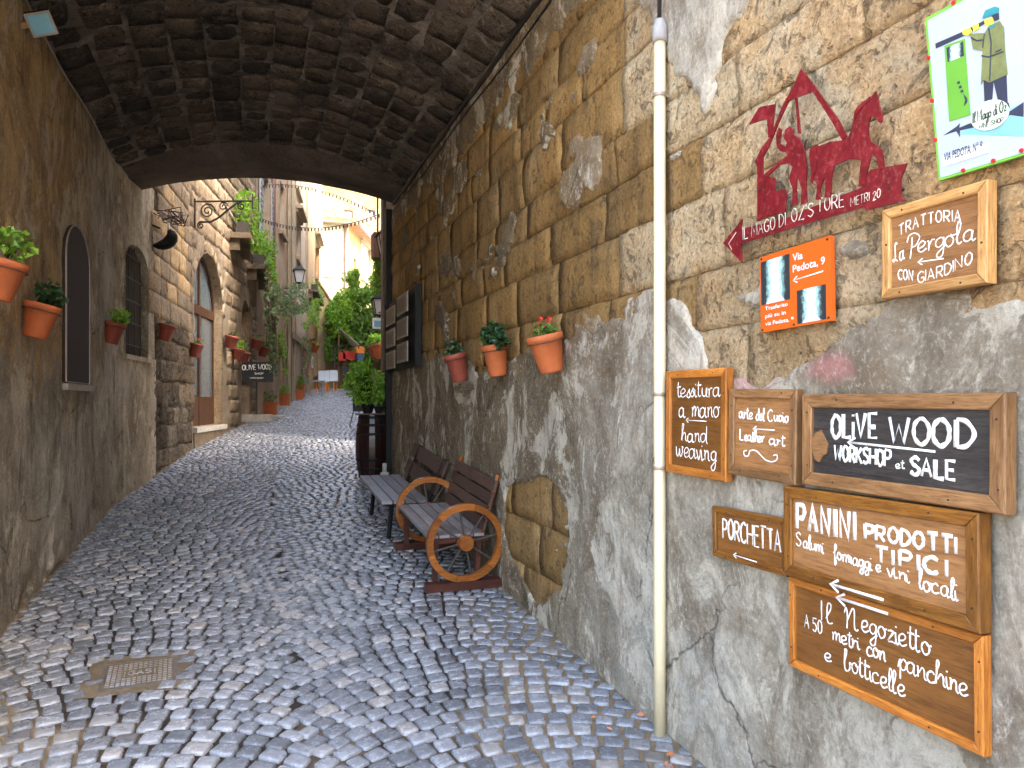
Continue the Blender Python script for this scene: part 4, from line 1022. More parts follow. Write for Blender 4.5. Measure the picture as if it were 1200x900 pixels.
# ------------------------------------------------------------------ pipe
def pipe():
    b = onX(773, 862, 1.80); x = 10.15-b.y
    t = RW.hit(773, 45, .05)[1]
    s = empty('conduit_pipe', 'tall cream plastic conduit pipe running down the wall to the cobbles', 'pipe', (b.x, b.y, float(gz(b.y))))
    g = float(gz(b.y)); h = t+E-g
    MB().lathe([(.0275, -.02), (.028, .5), (.0275, h)], 20).obj('tube', 'cream', s, True)
    MB().lathe([(.034, h-.02), (.035, h), (.035, h+.055), (.026, h+.065), (.024, h+.085)], 20).obj('coupling', 'grey_plastic', s, True)
    for y in (112, 462, 548):
        z = RW.hit(773, y, .05)[1]+E-g
        c = MB().lathe([(.0325, z-.008), (.034, z), (.0325, z+.008)], 16); c.box(.0, .06, .028, .036, z-.008, z+.008); c.box(-.02, .06, -.01, .02, z-.007, z+.007, None)
        c.obj('clip', 'brass', s)
    for k in range(3):
        MB().tube([(-.008+k*.008, .004*k, h+.05), (-.006+k*.009, 0, h+.5), (.02+k*.01, .01*k, h+1.2), (.03, 0, h+3)], .005, 8).obj('cable', 'black_cable', s, True)
    zb = RW.hit(773, 548, .05)[1]+E-g
    bfont(s, 'R', 0, 0, .03, .02, 0, 'black_print', 'marking').matrix_local = Matrix(((0,0,-1,-.0335),(-1,0,0,.008),(0,1,0,zb+.02),(0,0,0,1)))
pipe()

# ------------------------------------------------------------------ foliage helper
def leaves(mb, pts, size, n_up=.4, r=rnd, asp=.55, fold=.25):
    for p in pts:
        p = Vector(p); d = Vector((r.gauss(0,1), r.gauss(0,1), r.gauss(0, .7)+n_up)).normalized()
        t = d.orthogonal().normalized(); t.rotate(Matrix.Rotation(r.uniform(0, 6.28), 3, d)); b = d.cross(t)
        L = size*r.uniform(.6, 1.25); w_ = L*asp
        mb.add([p-t*L*.5, p+b*w_*.5+d*fold*w_-t*L*.05, p+t*L*.5-d*fold*L*.3, p-b*w_*.5+d*fold*w_-t*L*.05], [(0,1,2),(0,2,3)])
def ball(c, r, n, rr=rnd):
    o = []
    while len(o) < n:
        v = Vector((rr.uniform(-1,1), rr.uniform(-1,1), rr.uniform(-1,1)))
        if v.length <= 1: o.append(Vector(c)+Vector((v.x*r[0], v.y*r[1], v.z*r[2])))
    return o
def pot_prof(r, h): return [(r*.62, 0), (r*.66, .01), (r*.92, h*.80), (r*.93, h*.80+.001), (r*1.03, h*.82), (r*1.05, h*.98), (r*1.0, h), (r*.93, h), (r*.9, h*.93)]
def wall_pot(pos, n, label, mat, leafmat, r=.11, h=.235, kind='mid', group='terracotta pots hung on the passage walls', nl=90, ls=.05, tilt=13):
    """pos: centre of rim back on the wall; n: wall normal"""
    n = Vector(n).normalized(); q = Vector((0,0,1)).cross(n)
    o = empty('potted_plant', label, 'potted plant', group=group, mw=Matrix(((q.x,n.x,0,pos.x),(q.y,n.y,0,pos.y),(0,0,1,pos.z),(0,0,0,1))))
    T = Matrix.Translation((0, .012, -h)) @ Matrix.Rotation(R(-tilt), 4, 'X') @ Matrix.Translation((0, r*.75, 0))
    MB().lathe(pot_prof(r, h), 20, T).obj('pot', mat, o, True)
    MB().lathe([(r*.88, h*.9), (r*.5, h*.93)], 14, T).obj('soil', 'soil', o)
    MB().tube([T @ Vector((r*1.06*math.cos(a*math.pi/8), r*1.06*math.sin(a*math.pi/8), h*.79)) for a in range(16)], .003, 5, closed=True).obj('hanger_ring', 'iron', o)
    top = T @ Vector((0, 0, h)); mb = MB(); rr = random.Random(hash(label) % 1 + int(pos.y*1000) % 9999)
    if kind == 'mid': C_ = [((top.x, top.y, top.z+.05), (r*1.1, r*1.0, .09), 1)]
    elif kind == 'side': C_ = [((top.x+.05, top.y+.03, top.z+.07), (r*1.3, r*.9, .10), 1), ((top.x+.14, top.y, top.z+.02), (.08,.07,.06), .4)]
    elif kind == 'sprout': C_ = [((top.x, top.y, top.z+.03), (r*.8, r*.7, .04), 1)]
    else: C_ = [((top.x-.02, top.y+.04, top.z+.085), (r*1.05, r*.95, .105), 1)]
    for c, rad, f in C_: leaves(mb, ball(c, rad, int(nl*f), rr), ls, .6, rr, asp=.75)
    mb.obj('foliage', leafmat, o)
    st = MB()
    for i in range(7):
        e = Vector(C_[0][0])+Vector((rr.uniform(-.07,.07), rr.uniform(-.06,.06), rr.uniform(-.02,.05))); st.tube([top-Vector((0,0,.02)), (top+e)/2+Vector((0,0,.01)), e], .0025, 4)
    st.obj('stem', 'leaf_dark', o)
    if 'red flower' in label:
        f = MB(); leaves(f, ball((top.x, top.y, top.z+.08), (.06,.05,.03), 26, rr), .022, 1, rr, asp=.9); f.obj('flower', 'flower', o)
    return o
def PL(wl, px, py, off=0): x, y = wl.hit(px, py, off); return wl.at(x, y, 0)
wall_pot(PL(L1, -2, 300, .1), L1.n, 'orange pot cut by the left picture edge, with bright green seedlings', 'terracotta', 'leaf_bright', kind='tall', nl=110)
wall_pot(PL(L1, 42, 352, .1), L1.n, 'orange pot with dark green leaves just left of the arched screen', 'terracotta', 'leaf_dark', kind='side', nl=120)
wall_pot(PL(L2, 130, 375, .1), L2.n, 'dark red pot with bright green leaves left of the dark window', 'terracotta_dark', 'leaf_bright', kind='side', nl=120)
wall_pot(PL(L3, 193, 378, .1), L3.n, 'small dark red pot with hardly any plant on the rough stone corner', 'terracotta_dark', 'ivy_grey', kind='sprout', nl=20, ls=.03)
wall_pot(PL(L3, 228, 401, .1), L3.n, 'red pot with small red flowers beside the glazed arched door', 'terracotta_dark', 'leaf', kind='sprout', nl=40, ls=.04)
wall_pot(PL(LA, 268, 392, .1), LA.n, 'terracotta pot without plant just right of the arched glass door', 'terracotta_dark', 'leaf', kind='sprout', nl=12, ls=.04, r=.14, h=.26, group='terracotta pots on the tuff house')
wall_pot(PL(LA, 277, 407, .1), LA.n, 'terracotta pot with yellow-green grass left of the black stand sign', 'terracotta_dark', 'leaf_bright', kind='tall', nl=70, ls=.06, r=.13, h=.24, group='terracotta pots on the tuff house')
wall_pot(PL(LA, 284, 411, .1), LA.n, 'lowest terracotta pot on the tuff house, above the black stand sign', 'terracotta_dark', 'leaf', kind='sprout', nl=20, ls=.05, r=.13, h=.24, group='terracotta pots on the tuff house')
wall_pot(PL(LA, 298, 396, .1), LA.n, 'rightmost terracotta pot near the corner of the tuff house', 'terracotta_dark', 'leaf', kind='mid', nl=30, ls=.05, r=.15, h=.26, group='terracotta pots on the tuff house')
wall_pot(PL(RW, 646, 388, .1), RW.n, 'large orange pot with red flowers on the right wall, nearest the pipe', 'terracotta', 'leaf', kind='sprout', nl=60, ls=.035, r=.112, h=.235)
wall_pot(PL(RW, 582, 402, .1), RW.n, 'middle pot of three on the right wall, dark leaves spilling left', 'terracotta', 'leaf_dark', kind='side', nl=170, ls=.05, r=.10, h=.24, tilt=8)
wall_pot(PL(RW, 538, 412, .1), RW.n, 'farthest dark red pot of three on the right wall, sparse dark plant', 'terracotta_dark', 'leaf_dark', kind='mid', nl=60, ls=.05, r=.10, h=.25)

# ------------------------------------------------------------------ benches
def bench_matrix(x, y0, y1):
    sl_ = math.atan2(float(gz(y1)-gz(y0)), y1-y0); g = float(gz((y0+y1)/2))
    return Matrix.Translation((x, (y0+y1)/2, g)) @ Matrix.Rotation(sl_, 4, 'X')
def plank(mb, x0, x1, y0, y1, z0, z1, M=None): return mb.box(x0, x1, y0, y1, z0, z1, M)
def bench_a():
    L = 1.5; b = empty('park_bench', 'dark wooden bench with two wide back planks, farther of the two benches', 'bench', mw=bench_matrix(1.5, 6.98, 8.48))
    hs = .375
    for i in range(4):
        x = -.29+i*.115; o = plank(MB(), -.05, .05, -L/2, L/2, -.014, .014).obj('seat_slat', 'wood_grey', b); o.location = (x, 0, hs)
    for k, (z, x) in enumerate(((.50, .20), (.68, .27))):
        o = plank(MB(), -.013, .013, -L/2, L/2, -.075, .075).obj('back_plank', 'wood_back', b); o.location = (x, 0, z); o.rotation_euler = (0, R(18), 0)
    for y in (-L/2+.12, L/2-.3):
        MB().tube([(-.22, y, hs-.02), (-.25, y, .0)], .022, 4).obj('leg', 'black_metal', b)
        MB().tube([(.14, y, hs), (.12, y, 0)], .022, 4).obj('leg', 'black_metal', b)
        MB().tube([(.14, y, hs-.02), (.19, y, .50), (.30, y, .76)], .02, 4).obj('back_post', 'black_metal', b)
        MB().box(-.30, .2, y-.02, y+.02, hs-.045, hs-.016).obj('seat_bearer', 'black_metal', b)
bench_a()
def wheel_mesh(parent, y, r=.305, x=0):
    wn_ = bpy.data.objects.new('wheel', None); COL.objects.link(wn_); wn_.parent = parent; wn_.location = (x, y, r+.055)
    for k in range(6):
        a0, a1 = k*math.pi/3+.28, (k+1)*math.pi/3+.28-.012; v = []; n = 7
        for i in range(n+1):
            a = a0+(a1-a0)*i/n
            for (rr, yy) in ((r-.05, -.022), (r, -.022), (r+.0, .022), (r-.05, .022)):
                bv = .0; v.append((rr*math.cos(a), yy, rr*math.sin(a)))
        f = [(i*4+j, i*4+(j+1) % 4, (i+1)*4+(j+1) % 4, (i+1)*4+j) for i in range(n) for j in range(4)]+[(3,2,1,0), (n*4, n*4+1, n*4+2, n*4+3)]
        MB().add(v, f).obj('felloe', 'wheel', wn_)
    for k in range(8):
        a = k*math.pi/4+.2; MB().tube([(0,0,0), ((r-.04)*math.cos(a), 0, (r-.04)*math.sin(a))], .0075, 6).obj('spoke', 'iron', wn_)
    MB().lathe([(.01,-.045),(.055,-.045),(.062,-.03),(.062,.03),(.055,.045),(.01,.045)], 20, Matrix.Rotation(R(90), 4, 'X')).obj('hub', 'wheel', wn_)
    return wn_
def bench_b():
    L = 1.24; Y0, Y1 = 5.45, 6.69
    b = empty('wagon_wheel_bench', 'slatted bench with orange wagon wheels as its arms, nearer of the two benches', 'bench', mw=bench_matrix(1.545, Y0, Y1))
    hs = .41
    for i in range(5):
        o = plank(MB(), -.041, .041, -L/2+.03, L/2-.03, -.012, .012).obj('seat_slat', 'wood_grey', b); o.location = (-.25+i*.092, 0, hs)
    for i in range(4):
        o = plank(MB(), -.011, .011, -L/2+.03, L/2-.03, -.044, .044).obj('back_slat', 'wood_back', b); o.location = (.165+i*.026, 0, hs+.07+i*.1); o.rotation_euler = (0, R(15), 0)
    for s in (-1, 1):
        wheel_mesh(b, s*L/2)
        MB().box(-.31, .31, s*L/2-.04, s*L/2+.04, 0, .065).obj('runner', 'wood_red', b)
        MB().tube([(.14, s*(L/2-.09), hs-.05), (.19, s*(L/2-.09), hs+.1), (.285, s*(L/2-.09), hs+.45)], .02, 4).obj('back_post', 'wheel', b)
        MB().box(-.29, .2, s*(L/2-.07)-.02, s*(L/2-.07)+.02, hs-.06, hs-.013).obj('seat_bearer', 'wood_red', b)
        MB().box(.10, .14, s*(L/2-.07)-.02, s*(L/2-.07)+.02, .06, hs-.05).obj('leg', 'wood_red', b)
        MB().box(-.24, -.20, s*(L/2-.07)-.02, s*(L/2-.07)+.02, .06, hs-.05).obj('leg', 'wood_red', b)
    MB().tube([(0, -L/2, .36), (0, L/2, .36)], .016, 8).obj('axle', 'wood_red', b)
bench_b()
def base_cone():
    p = Vector((1.62, 9.5, float(gz(9.5))))
    s = empty('parasol_base', 'pale conical stone parasol base beside the barrel behind the far bench', 'parasol base', p)
    MB().lathe([(.19,-.02),(.19,.05),(.15,.08),(.12,.15),(.06,.19),(.055,.24),(.03,.25)], 16).obj('cone', 'stone_white', s, True)
    MB().lathe([(.028,.245),(.028,.36)], 10).obj('pole_stub', 'stone_white', s, True)
base_cone()

# ------------------------------------------------------------------ notice boards on right wall by the exit
def menus():
    x0, _ = RW.hit(459, 380); x1, _ = RW.hit(497, 380)
    yt = RW.hit(497, 332)[1]; yb = RW.hit(480, 432)[1]
    s = empty('notice_rack', 'black metal rack of brown menu plaques on the right wall by the exit', 'notice board', mw=RW.frame(x0, yb, .03))
    W, H = x1-x0, yt-yb
    f = MB().box(0, W, 0, H, 0, .03).box(0, .04, 0, H, .03, .07).box(W-.04, W, 0, H, .03, .07); f.each('back_frame', 'black_metal', s)
    for (c, n) in ((0, 3), (1, 3)):
        for i in range(n):
            a0 = .07+c*(W-.1)/2; a1 = a0+(W-.1)/2*.66; b0 = .03+i*(H-.05)/n+(.04 if c else 0); b1 = b0+(H-.05)/n-.06
            o = MB().box(a0, a1, b0, b1, .05+c*.03, .065+c*.03).obj('plaque', 'paper', s)
            t = MB()
            for k in range(9):
                yy = b1-.04-k*(b1-b0-.06)/9; t.box(a0+.04, a1-.04-rnd.random()*.1, yy-.004, yy+.003, .064+c*.03, .067+c*.03)
            t.obj('lettering', 'menu_ink', o)
menus()
def post():
    p = Vector((1.835, 10.26, float(gz(10.26))))
    s = empty('black_post', 'tall black metal post standing at the right end of the passage', 'post', p)
    MB().box(-.07, .07, -.05, .05, -.02, SPR-p.z-.05).obj('shaft', 'black_metal', s)
    MB().box(-.07, .07, -.07, .07, -.02, .12).obj('foot', 'black_metal', s)
post()

# ------------------------------------------------------------------ barrel with laurel
def barrel():
    g = onG(438, 560); g.x = min(g.x, 1.62)
    b = empty('wine_barrel', 'dark red-brown wine barrel standing on end outside the passage', 'barrel', (g.x, g.y, float(gz(g.y))))
    H = .90; r0, r1 = .185, .24; n = 18
    def rad(t): return r0+(r1-r0)*math.sin(math.pi*t)
    for k in range(n):
        v = []; m = 8
        for i in range(m+1):
            t = i/m; rr = rad(t)
            for da in (-.48, .48): v.append((rr*math.cos((k+da)*2*math.pi/n), rr*math.sin((k+da)*2*math.pi/n), t*H))
            for da in (.46, -.46): v.append(((rr-.02)*math.cos((k+da)*2*math.pi/n), (rr-.02)*math.sin((k+da)*2*math.pi/n), t*H))
        f = [(i*4+j, i*4+(j+1) % 4, (i+1)*4+(j+1) % 4, (i+1)*4+j) for i in range(m) for j in range(4)]+[(3,2,1,0), (m*4, m*4+1, m*4+2, m*4+3)]
        MB().add(v, f).obj('stave', 'barrel', b)
    for t in (.04, .16, .3, .7, .84, .96):
        MB().lathe([(rad(t-.02)+.001, t*H-.018), (rad(t)+.005, t*H-.017), (rad(t)+.005, t*H+.017), (rad(t+.02)+.001, t*H+.018)], 24).obj('hoop', 'black_metal', b, True)
    MB().lathe([(r0-.01, H-.04), (r0-.01, H-.02)], 20).obj('head', 'barrel', b)
    MB().box(-.22, .2, -.18, .18, H+.001, H+.02).obj('top_board', 'wood_back', b)
    top = Vector((g.x, g.y, float(gz(g.y))+H+.02))
    for k, (dx, dy, rr, hh, lab, cl) in enumerate(((-.06, .03, .10, .13, 'glossy green laurel bush in a black pot on the barrel', [((-.04,0,.42), (.34,.28,.25), 640), ((-.02,0,.22), (.24,.2,.13), 300), ((-.08,0,.66),(.18,.16,.12),170)]), (.08, -.06, .075, .10, 'smaller bright green plant in a black pot at the front of the barrel', [((0,-.02,.22), (.13,.12,.10), 160)]))):
        o = empty('potted_plant', lab, 'potted plant', top+Vector((dx, dy, 0)), group='plants on the barrel')
        MB().lathe(pot_prof(rr, hh), 16).obj('pot', 'black_metal', o, True)
        mb = MB(); st = MB()
        for c, rad_, n_ in cl:
            P_ = ball(c, rad_, n_); leaves(mb, P_, .075, .5, asp=.42)
            for q in P_[::9]: st.tube([(0,0,hh*.8), (q.x*.5, q.y*.5, q.z*.55), q], .004, 4)
        mb.obj('foliage', 'leaf_bright', o); st.obj('stem', 'leaf_dark', o)
barrel()
def easel():
    p = onG(410, 500)
    s = empty('easel', 'thin wooden easel leaning out left of the barrel', 'easel', (p.x+.25, p.y, float(gz(p.y))))
    MB().tube([(-.25, 0, 0), (-.02, .1, .95)], .014, 6).obj('leg', 'wood_back', s); MB().tube([(.25, 0, 0), (.02, .1, .95)], .014, 6).obj('leg', 'wood_back', s); MB().tube([(0, .4, 0), (0, .1, .95)], .012, 6).obj('leg', 'wood_back', s)
    MB().box(-.18, .18, .02, .04, .35, .85).obj('board', 'black_print', s)
easel()

# ------------------------------------------------------------------ floodlight & cables & lamp inside
def floodlight():
    x, y = L1.hit(44, 26, .1); c = L1.at(x, y, .12)
    s = empty('floodlight', 'small square floodlight bracketed at the upper left corner of the vault', 'floodlight', mw=Matrix.Translation(c) @ Matrix.Rotation(R(-20), 4, 'Y') @ Matrix.Rotation(R(-50), 4, 'X'))
    MB().box(-.075, .075, -.07, .07, -.03, .03).obj('housing', 'black_metal', s)
    MB().box(-.08, .08, -.075, .075, -.038, -.029).obj('bezel', 'frame_pale', s)
    MB().box(-.065, .065, -.06, .06, -.042, -.0375).obj('lens', 'skyblue_print', s)
    MB().box(-.16, -.07, -.02, .02, 0, .02).obj('bracket', 'wood_tan', s)
floodlight()
def springing_cables():
    pts = [L1.at(x, 2.72+.02*math.sin(x*3), .03) for x in np.linspace(.1, 6.2, 30)]
    o = MB().tube(pts, .008, 6).obj('cable', 'frame_pale', None, True); tag(o, 'thin pale cable clipped along the left foot of the vault', 'cable')
    pts = [RW.at(x, 2.70+.012*math.sin(x*4), .035) for x in np.linspace(.2, 7.3, 34)]
    o = MB().tube(pts, .020, 8).obj('cable', 'black_cable', None, True); tag(o, 'thick black cable along the right foot of the vault', 'cable')
    pts = [RW.at(x, 2.60+.02*math.sin(x*2.2), .03) for x in np.linspace(.2, 7.3, 34)]
    o = MB().tube(pts, .007, 6).obj('cable', 'black_cable', None, True); tag(o, 'thin dark cable just below the thick one on the right', 'cable')
springing_cables()
def horn_lamp():
    x, y = L2.hit(182, 258, .25)
    c = L2.at(L2.L-.1, y, .0)
    s = empty('wall_lamp', 'black curved hood lamp at the left end of the vault', 'lamp', mw=L2.frame(L2.L-.1, y, 0))
    P_ = []; 
    for i in range(9):
        a = R(-100+i*17); P_.append((0, .14*math.sin(a), .05+.20*math.cos(a)))
    MB().tube(P_, [.02,.05,.07,.08,.085,.085,.075,.06,.03], 12).obj('hood', 'black_metal', s, True)
    MB().tube([(0, .10, .10), (0, .14, .0)], .014, 6).obj('arm', 'black_metal', s)
    MB().lathe([(.05,0),(.05,.02)], 14, Matrix.Translation((0, .13, .2))).obj('lens', 'lamp_glass', s)
    t = MB()
    for k in range(14):
        a = [Vector((rnd.uniform(.0,.5), .32+rnd.uniform(-.1,.1), rnd.uniform(.0,.4))) for _ in range(4)]
        t.tube([tuple(q) for q in a], .006, 5)
    o = t.obj('wire_tangle', 'iron', None, True, mw=s.matrix_world.copy()); tag(o, 'tangled wires hanging above the curved hood lamp', 'wires')
horn_lamp()

# ------------------------------------------------------------------ tuff house on the left
def tuff_corner():
    q = empty('stone_house', 'narrow house corner of dark rough-hewn stone blocks next to the passage', 'house', mw=L3.M)
    def fn(X, Y): return X, Y, -.018+.008*fbm(X*3, Y*3, 90, 3)+undulate(X, Y)
    link('mortar', gridmesh('mortar', np.linspace(-.02, L3.L, 60), np.arange(-1.5, 7.5, .06), fn), 'tuff_dark', q, True)
    MB().box(0, L3.L, -1.5, 9, -3, -.10).obj('core', 'house_b', q)
    rows = []; y = -1.25
    while y < 1.15: h = rnd.uniform(.27, .38); rows.append((y, y+h)); y += h
    n = lay_stones(q, L3.L, rows, 'tuff_dark', (.28, .55), lambda cx, cy, w_, h: cy+h/2 > L3.ground(cx), und=True, dep=.16, joint=.014, rough=.028, round_=.016, hi=lambda c: (11, 8), proud=.012, jig=.02)
    rows = []
    while y < 6.2: h = rnd.uniform(.26, .34); rows.append((y, y+h)); y += h
    lay_stones(q, L3.L, rows, lambda a, b: rnd.choice(['tuff_light', 'tuff_light', 'tuff_near']), (.4, .8), lambda cx, cy, w_, h: True, und=True, vround=.4, tilt=.006, vj=.002, dep=.12, joint=.006, rough=.008, round_=.005, hi=lambda c: (7, 5), limit=280-n, proud=.0)
tuff_corner()
def glazed(parent, A, d, wmat='door_wood', name='door'):
    """arched door/window at depth d inside opening A"""
    x0, x1, yb, ys, yt = A
    o = bpy.data.objects.new(name, None); COL.objects.link(o); o.parent = parent
    f = MB(); w_ = .07
    pts = arch_pts(x0, x1, yb, ys, yt, 24)[1:]; ins = [((p[0]-(x0+x1)/2)*(1-2*w_/(x1-x0))+(x0+x1)/2, (p[1] if p[1] <= ys else ys+(p[1]-ys)*(1-w_/(yt-ys)))) for p in pts]
    P0 = [(x1, yb)]+pts[1:]+[(x0, yb)]; I0 = [(x1-w_, yb)]+ins[1:]+[(x0+w_, yb)]
    n = len(P0); v = [(x, y, d+.03) for x, y in P0]+[(x, y, d+.03) for x, y in I0]+[(x, y, d-.03) for x, y in I0]
    f.add(v, [(i, i+1, n+i+1, n+i) for i in range(n-1)]+[(n+i, n+i+1, 2*n+i+1, 2*n+i) for i in range(n-1)])
    cx = (x0+x1)/2
    f.box(x0, x1, ys-.08, ys+.09, d-.03, d+.04); f.box(cx-.05, cx+.05, yb, ys-.08, d-.03, d+.036); f.box(cx-.03, cx+.03, ys+.09, yt-.03, d-.03, d+.034)
    f.box(x0+w_, x1-w_, yb, yb+.55, d-.02, d+.026); f.obj('frame', wmat, o)
    MB().prism(arch_pts(x0+.01, x1-.01, yb, ys, yt-.02, 20), d-.012, d-.004).obj('pane', 'glass', o)
    return o
def tuff_house():
    q = empty('stone_house', 'tan tuff stone house with a wide glazed arched doorway on the left', 'house', mw=LA.M)
    x0 = .10; x1, _ = LA.hit(261, 420); yb = LA.hit(261, 497)[1]; ys = LA.hit(261, 372)[1]; yt = ys+(x1-x0)/2*.98
    A = (x0, x1, yb, ys, yt)
    b0, _ = LA.hit(283, 400); b1, _ = LA.hit(292.5, 400); B = (b0, b1, LA.ground(b0)+.05, LA.hit(292, 385)[1], LA.hit(288, 352)[1])
    keep = lambda X, Y: ~(in_arch(X, Y, *A) | in_arch(X, Y, *B))
    link('mortar', gridmesh('mortar', np.linspace(0, LA.L, 190), np.arange(-1.3, 8, .035), lambda X, Y: (X, Y, -.002+.005*fbm(X*4, Y*4, 95, 3)+undulate(X, Y)), keep), 'mortar_light', q, True)
    rows = []; y = -1.15
    while y < 5.3: h = rnd.uniform(.27, .36); rows.append((y, y+h)); y += h
    def ks(cx, cy, w_, h):
        for a in (-.5, -.25, 0, .25, .5):
            for b in (-.5, 0, .5):
                if in_arch(np.array(cx+a*w_), np.array(cy+b*h), *A, g=.16) or in_arch(np.array(cx+a*w_), np.array(cy+b*h), *B, g=.02): return False
        return cy+h/2 > LA.ground(cx)
    lay_stones(q, LA.L, rows, 'tuff_light', (.36, .72), ks, tilt=.004, vj=.001, und=True, vround=.3, dep=.1, joint=.005, rough=.006, round_=.004, hi=lambda c: (5, 4), limit=270, proud=.006)
    # voussoirs round the doorway
    n = 13; cx = (x0+x1)/2; r0 = (x1-x0)/2
    for k in range(n):
        a = math.pi*(k+.5)/n; o = link('voussoir', stone_mesh(.18, math.pi*(r0+.1)/n-.006, .12, 4, 3, .004, .006, 700+k), 'tuff_light', q)
        o.location = (cx+(r0+.09)*math.cos(a), ys+(r0+.09)*math.sin(a), .008); o.rotation_euler = (0, 0, a)
    for AA, nm in ((A, 'door'), (B, 'doorway')):
        reveal(q, 'reveal', arch_pts(*AA, n=24), .0, -.26, 'tuff_light')
    glazed(q, A, -.20); 
    MB().prism(arch_pts(*B), -.26, -.2).obj('door', 'door_wood', q)
    MB().box(x0-.05, x1+.04, yb-.09, yb-.001, -.5, .08).obj('step', 'stone_white', q)
    MB().box(x0-.02, x1+.02, LA.ground(x0)-.1, yb-.095, -.5, .03).obj('step_riser', 'tuff_light', q)
    MB().box(x0-.3, x1+.3, yb-.3, yt+.2, -3, -1.3).box(0, LA.L, yt+.1, 12, -3, -.06).each('core', 'dark_inside', q)
    MB().box(x1+.02, b0-.02, -1.3, yt+.09, -3, -.06).box(b1+.02, LA.L, -1.3, yt+.09, -3, -.06).each('core', 'house_b', q)
    # diagonal cable on the wall
    a = LA.hit(262, 236, .02); b = LA.hit(299, 305, .02)
    o = MB().tube([LA.at(a[0], a[1], .03), LA.at(b[0], b[1], .03)], .018, 6).obj('cable', 'cloth_white', None); tag(o, 'pale cable falling diagonally across the tuff house', 'cable')
    return A
tuff_house()
def iron_bracket():
    x = .15; yy = LA.hit(224, 226, .1)[1]
    s = empty('iron_bracket', 'scrolled wrought iron sign bracket jutting from the tuff house', 'bracket', mw=LA.frame(x, yy, 0) @ Matrix.Rotation(R(-10.7), 4, 'Y'))
    # local z goes out from the wall
    def sp(c, r0, r1, a0, turns, n=26, sgn=1):
        return [(0, c[1]+ (r0+(r1-r0)*i/n)*math.sin(a0+sgn*turns*2*math.pi*i/n), c[0]+(r0+(r1-r0)*i/n)*math.cos(a0+sgn*turns*2*math.pi*i/n)) for i in range(n+1)]
    MB().tube([(0,.0,0),(0,0,1.05)], .016, 8).obj('arm', 'iron', s)
    MB().tube([(0,-.45,.02),(0,.05,.02)], .016, 8).obj('back_bar', 'iron', s)
    MB().tube([(0,-.36,.1),(0,-.36,.3),(0,-.28,.45),(0,-.14,.62),(0,-.02,.78)], .018, 8).obj('brace', 'iron', s, True)
    MB().tube(sp((.24,-.17), .14, .02, 0, 2), .013, 6).obj('scroll', 'iron', s, True)
    MB().tube(sp((.52,-.09), .08, .012, 0, 1.6), .011, 6).obj('scroll', 'iron', s, True)
    MB().tube(sp((.84,-.09), .07, .012, 1.5, 1.5), .012, 6).obj('scroll', 'iron', s, True)
    MB().tube(sp((.12,-.42), .06, .012, 1.5, 1.5), .012, 6).obj('scroll', 'iron', s, True)
    MB().tube([(0,.12,1.04),(0,-.14,1.04)], .014, 6).obj('finial', 'iron', s)
iron_bracket()

# ------------------------------------------------------------------ farther houses
def grid_facade(wl, parent, holes, ytop, mat, d=0, x1=None, name='wall'):
    xs = sorted(set([0, x1 or wl.L]+[h[0] for h in holes]+[h[1] for h in holes])); ys = sorted(set([-2, ytop]+[h[2] for h in holes]+[h[3] for h in holes]))
    mb = MB()
    for i in range(len(xs)-1):
        for j in range(len(ys)-1):
            cx, cy = (xs[i]+xs[i+1])/2, (ys[j]+ys[j+1])/2
            if any(h[0] < cx < h[1] and h[2] < cy < h[3] for h in holes): continue
            mb.add([(xs[i], ys[j], d), (xs[i+1], ys[j], d), (xs[i+1], ys[j+1], d), (xs[i], ys[j+1], d)], [(0,1,2,3)])
    for h in holes:
        a, b, c, e = h[:4]; z = d-.25
        mb.add([(a,c,d),(b,c,d),(b,e,d),(a,e,d),(a,c,z),(b,c,z),(b,e,z),(a,e,z)], [(1,0,4,5),(2,1,5,6),(3,2,6,7),(0,3,7,4)])
    mb.box(0, x1 or wl.L, -2, ytop, -4, d-.4)
    return mb.obj(name, mat, parent)
def window(parent, h, glass='glass', fr='door_wood', shut=None, hood=True, d=0):
    a, b, c, e = h; o = bpy.data.objects.new('window', None); COL.objects.link(o); o.parent = parent; t = .06
    f = MB().box(a, a+t, c, e, d-.2, d-.14).box(b-t, b, c, e, d-.2, d-.14).box(a+t, b-t, e-t, e, d-.2, d-.14).box(a+t, b-t, c, c+t, d-.2, d-.14).box((a+b)/2-t/2, (a+b)/2+t/2, c+t, e-t, d-.2, d-.145)
    f.box(a+t, (a+b)/2-t/2, (c+e)/2-.02, (c+e)/2+.02, d-.19, d-.15).box((a+b)/2+t/2, b-t, (c+e)/2-.02, (c+e)/2+.02, d-.19, d-.15)
    f.obj('frame', fr, o); MB().box(a+.01, b-.01, c+.01, e-.01, d-.24, d-.185).obj('pane', glass, o)
    MB().box(a-.1, b+.1, c-.1, c-.002, d-.24, d+.12).obj('sill', 'trim', o)
    if hood:
        MB().box(a-.18, b+.18, e+.12, e+.24, d+.001, d+.28).box(a-.12, b+.12, e+.002, e+.118, d+.001, d+.12).obj('hood', 'trim', o)
    s = MB().box(a-.12, a-.002, c, e, d+.001, d+.035).box(b+.002, b+.12, c, e, d+.001, d+.035); s.each('surround', 'trim', o)
    if shut:
        for q0, q1 in ((a-.62, a-.13), (b+.13, b+.62)):
            m = MB().box(q0, q1, c, e, d+.036, d+.06)
            for k in range(12): yy = c+.05+k*(e-c-.1)/12; m.box(q0+.04, q1-.04, yy, yy+.05, d+.058, d+.075)
            m.obj('shutter', shut, o)
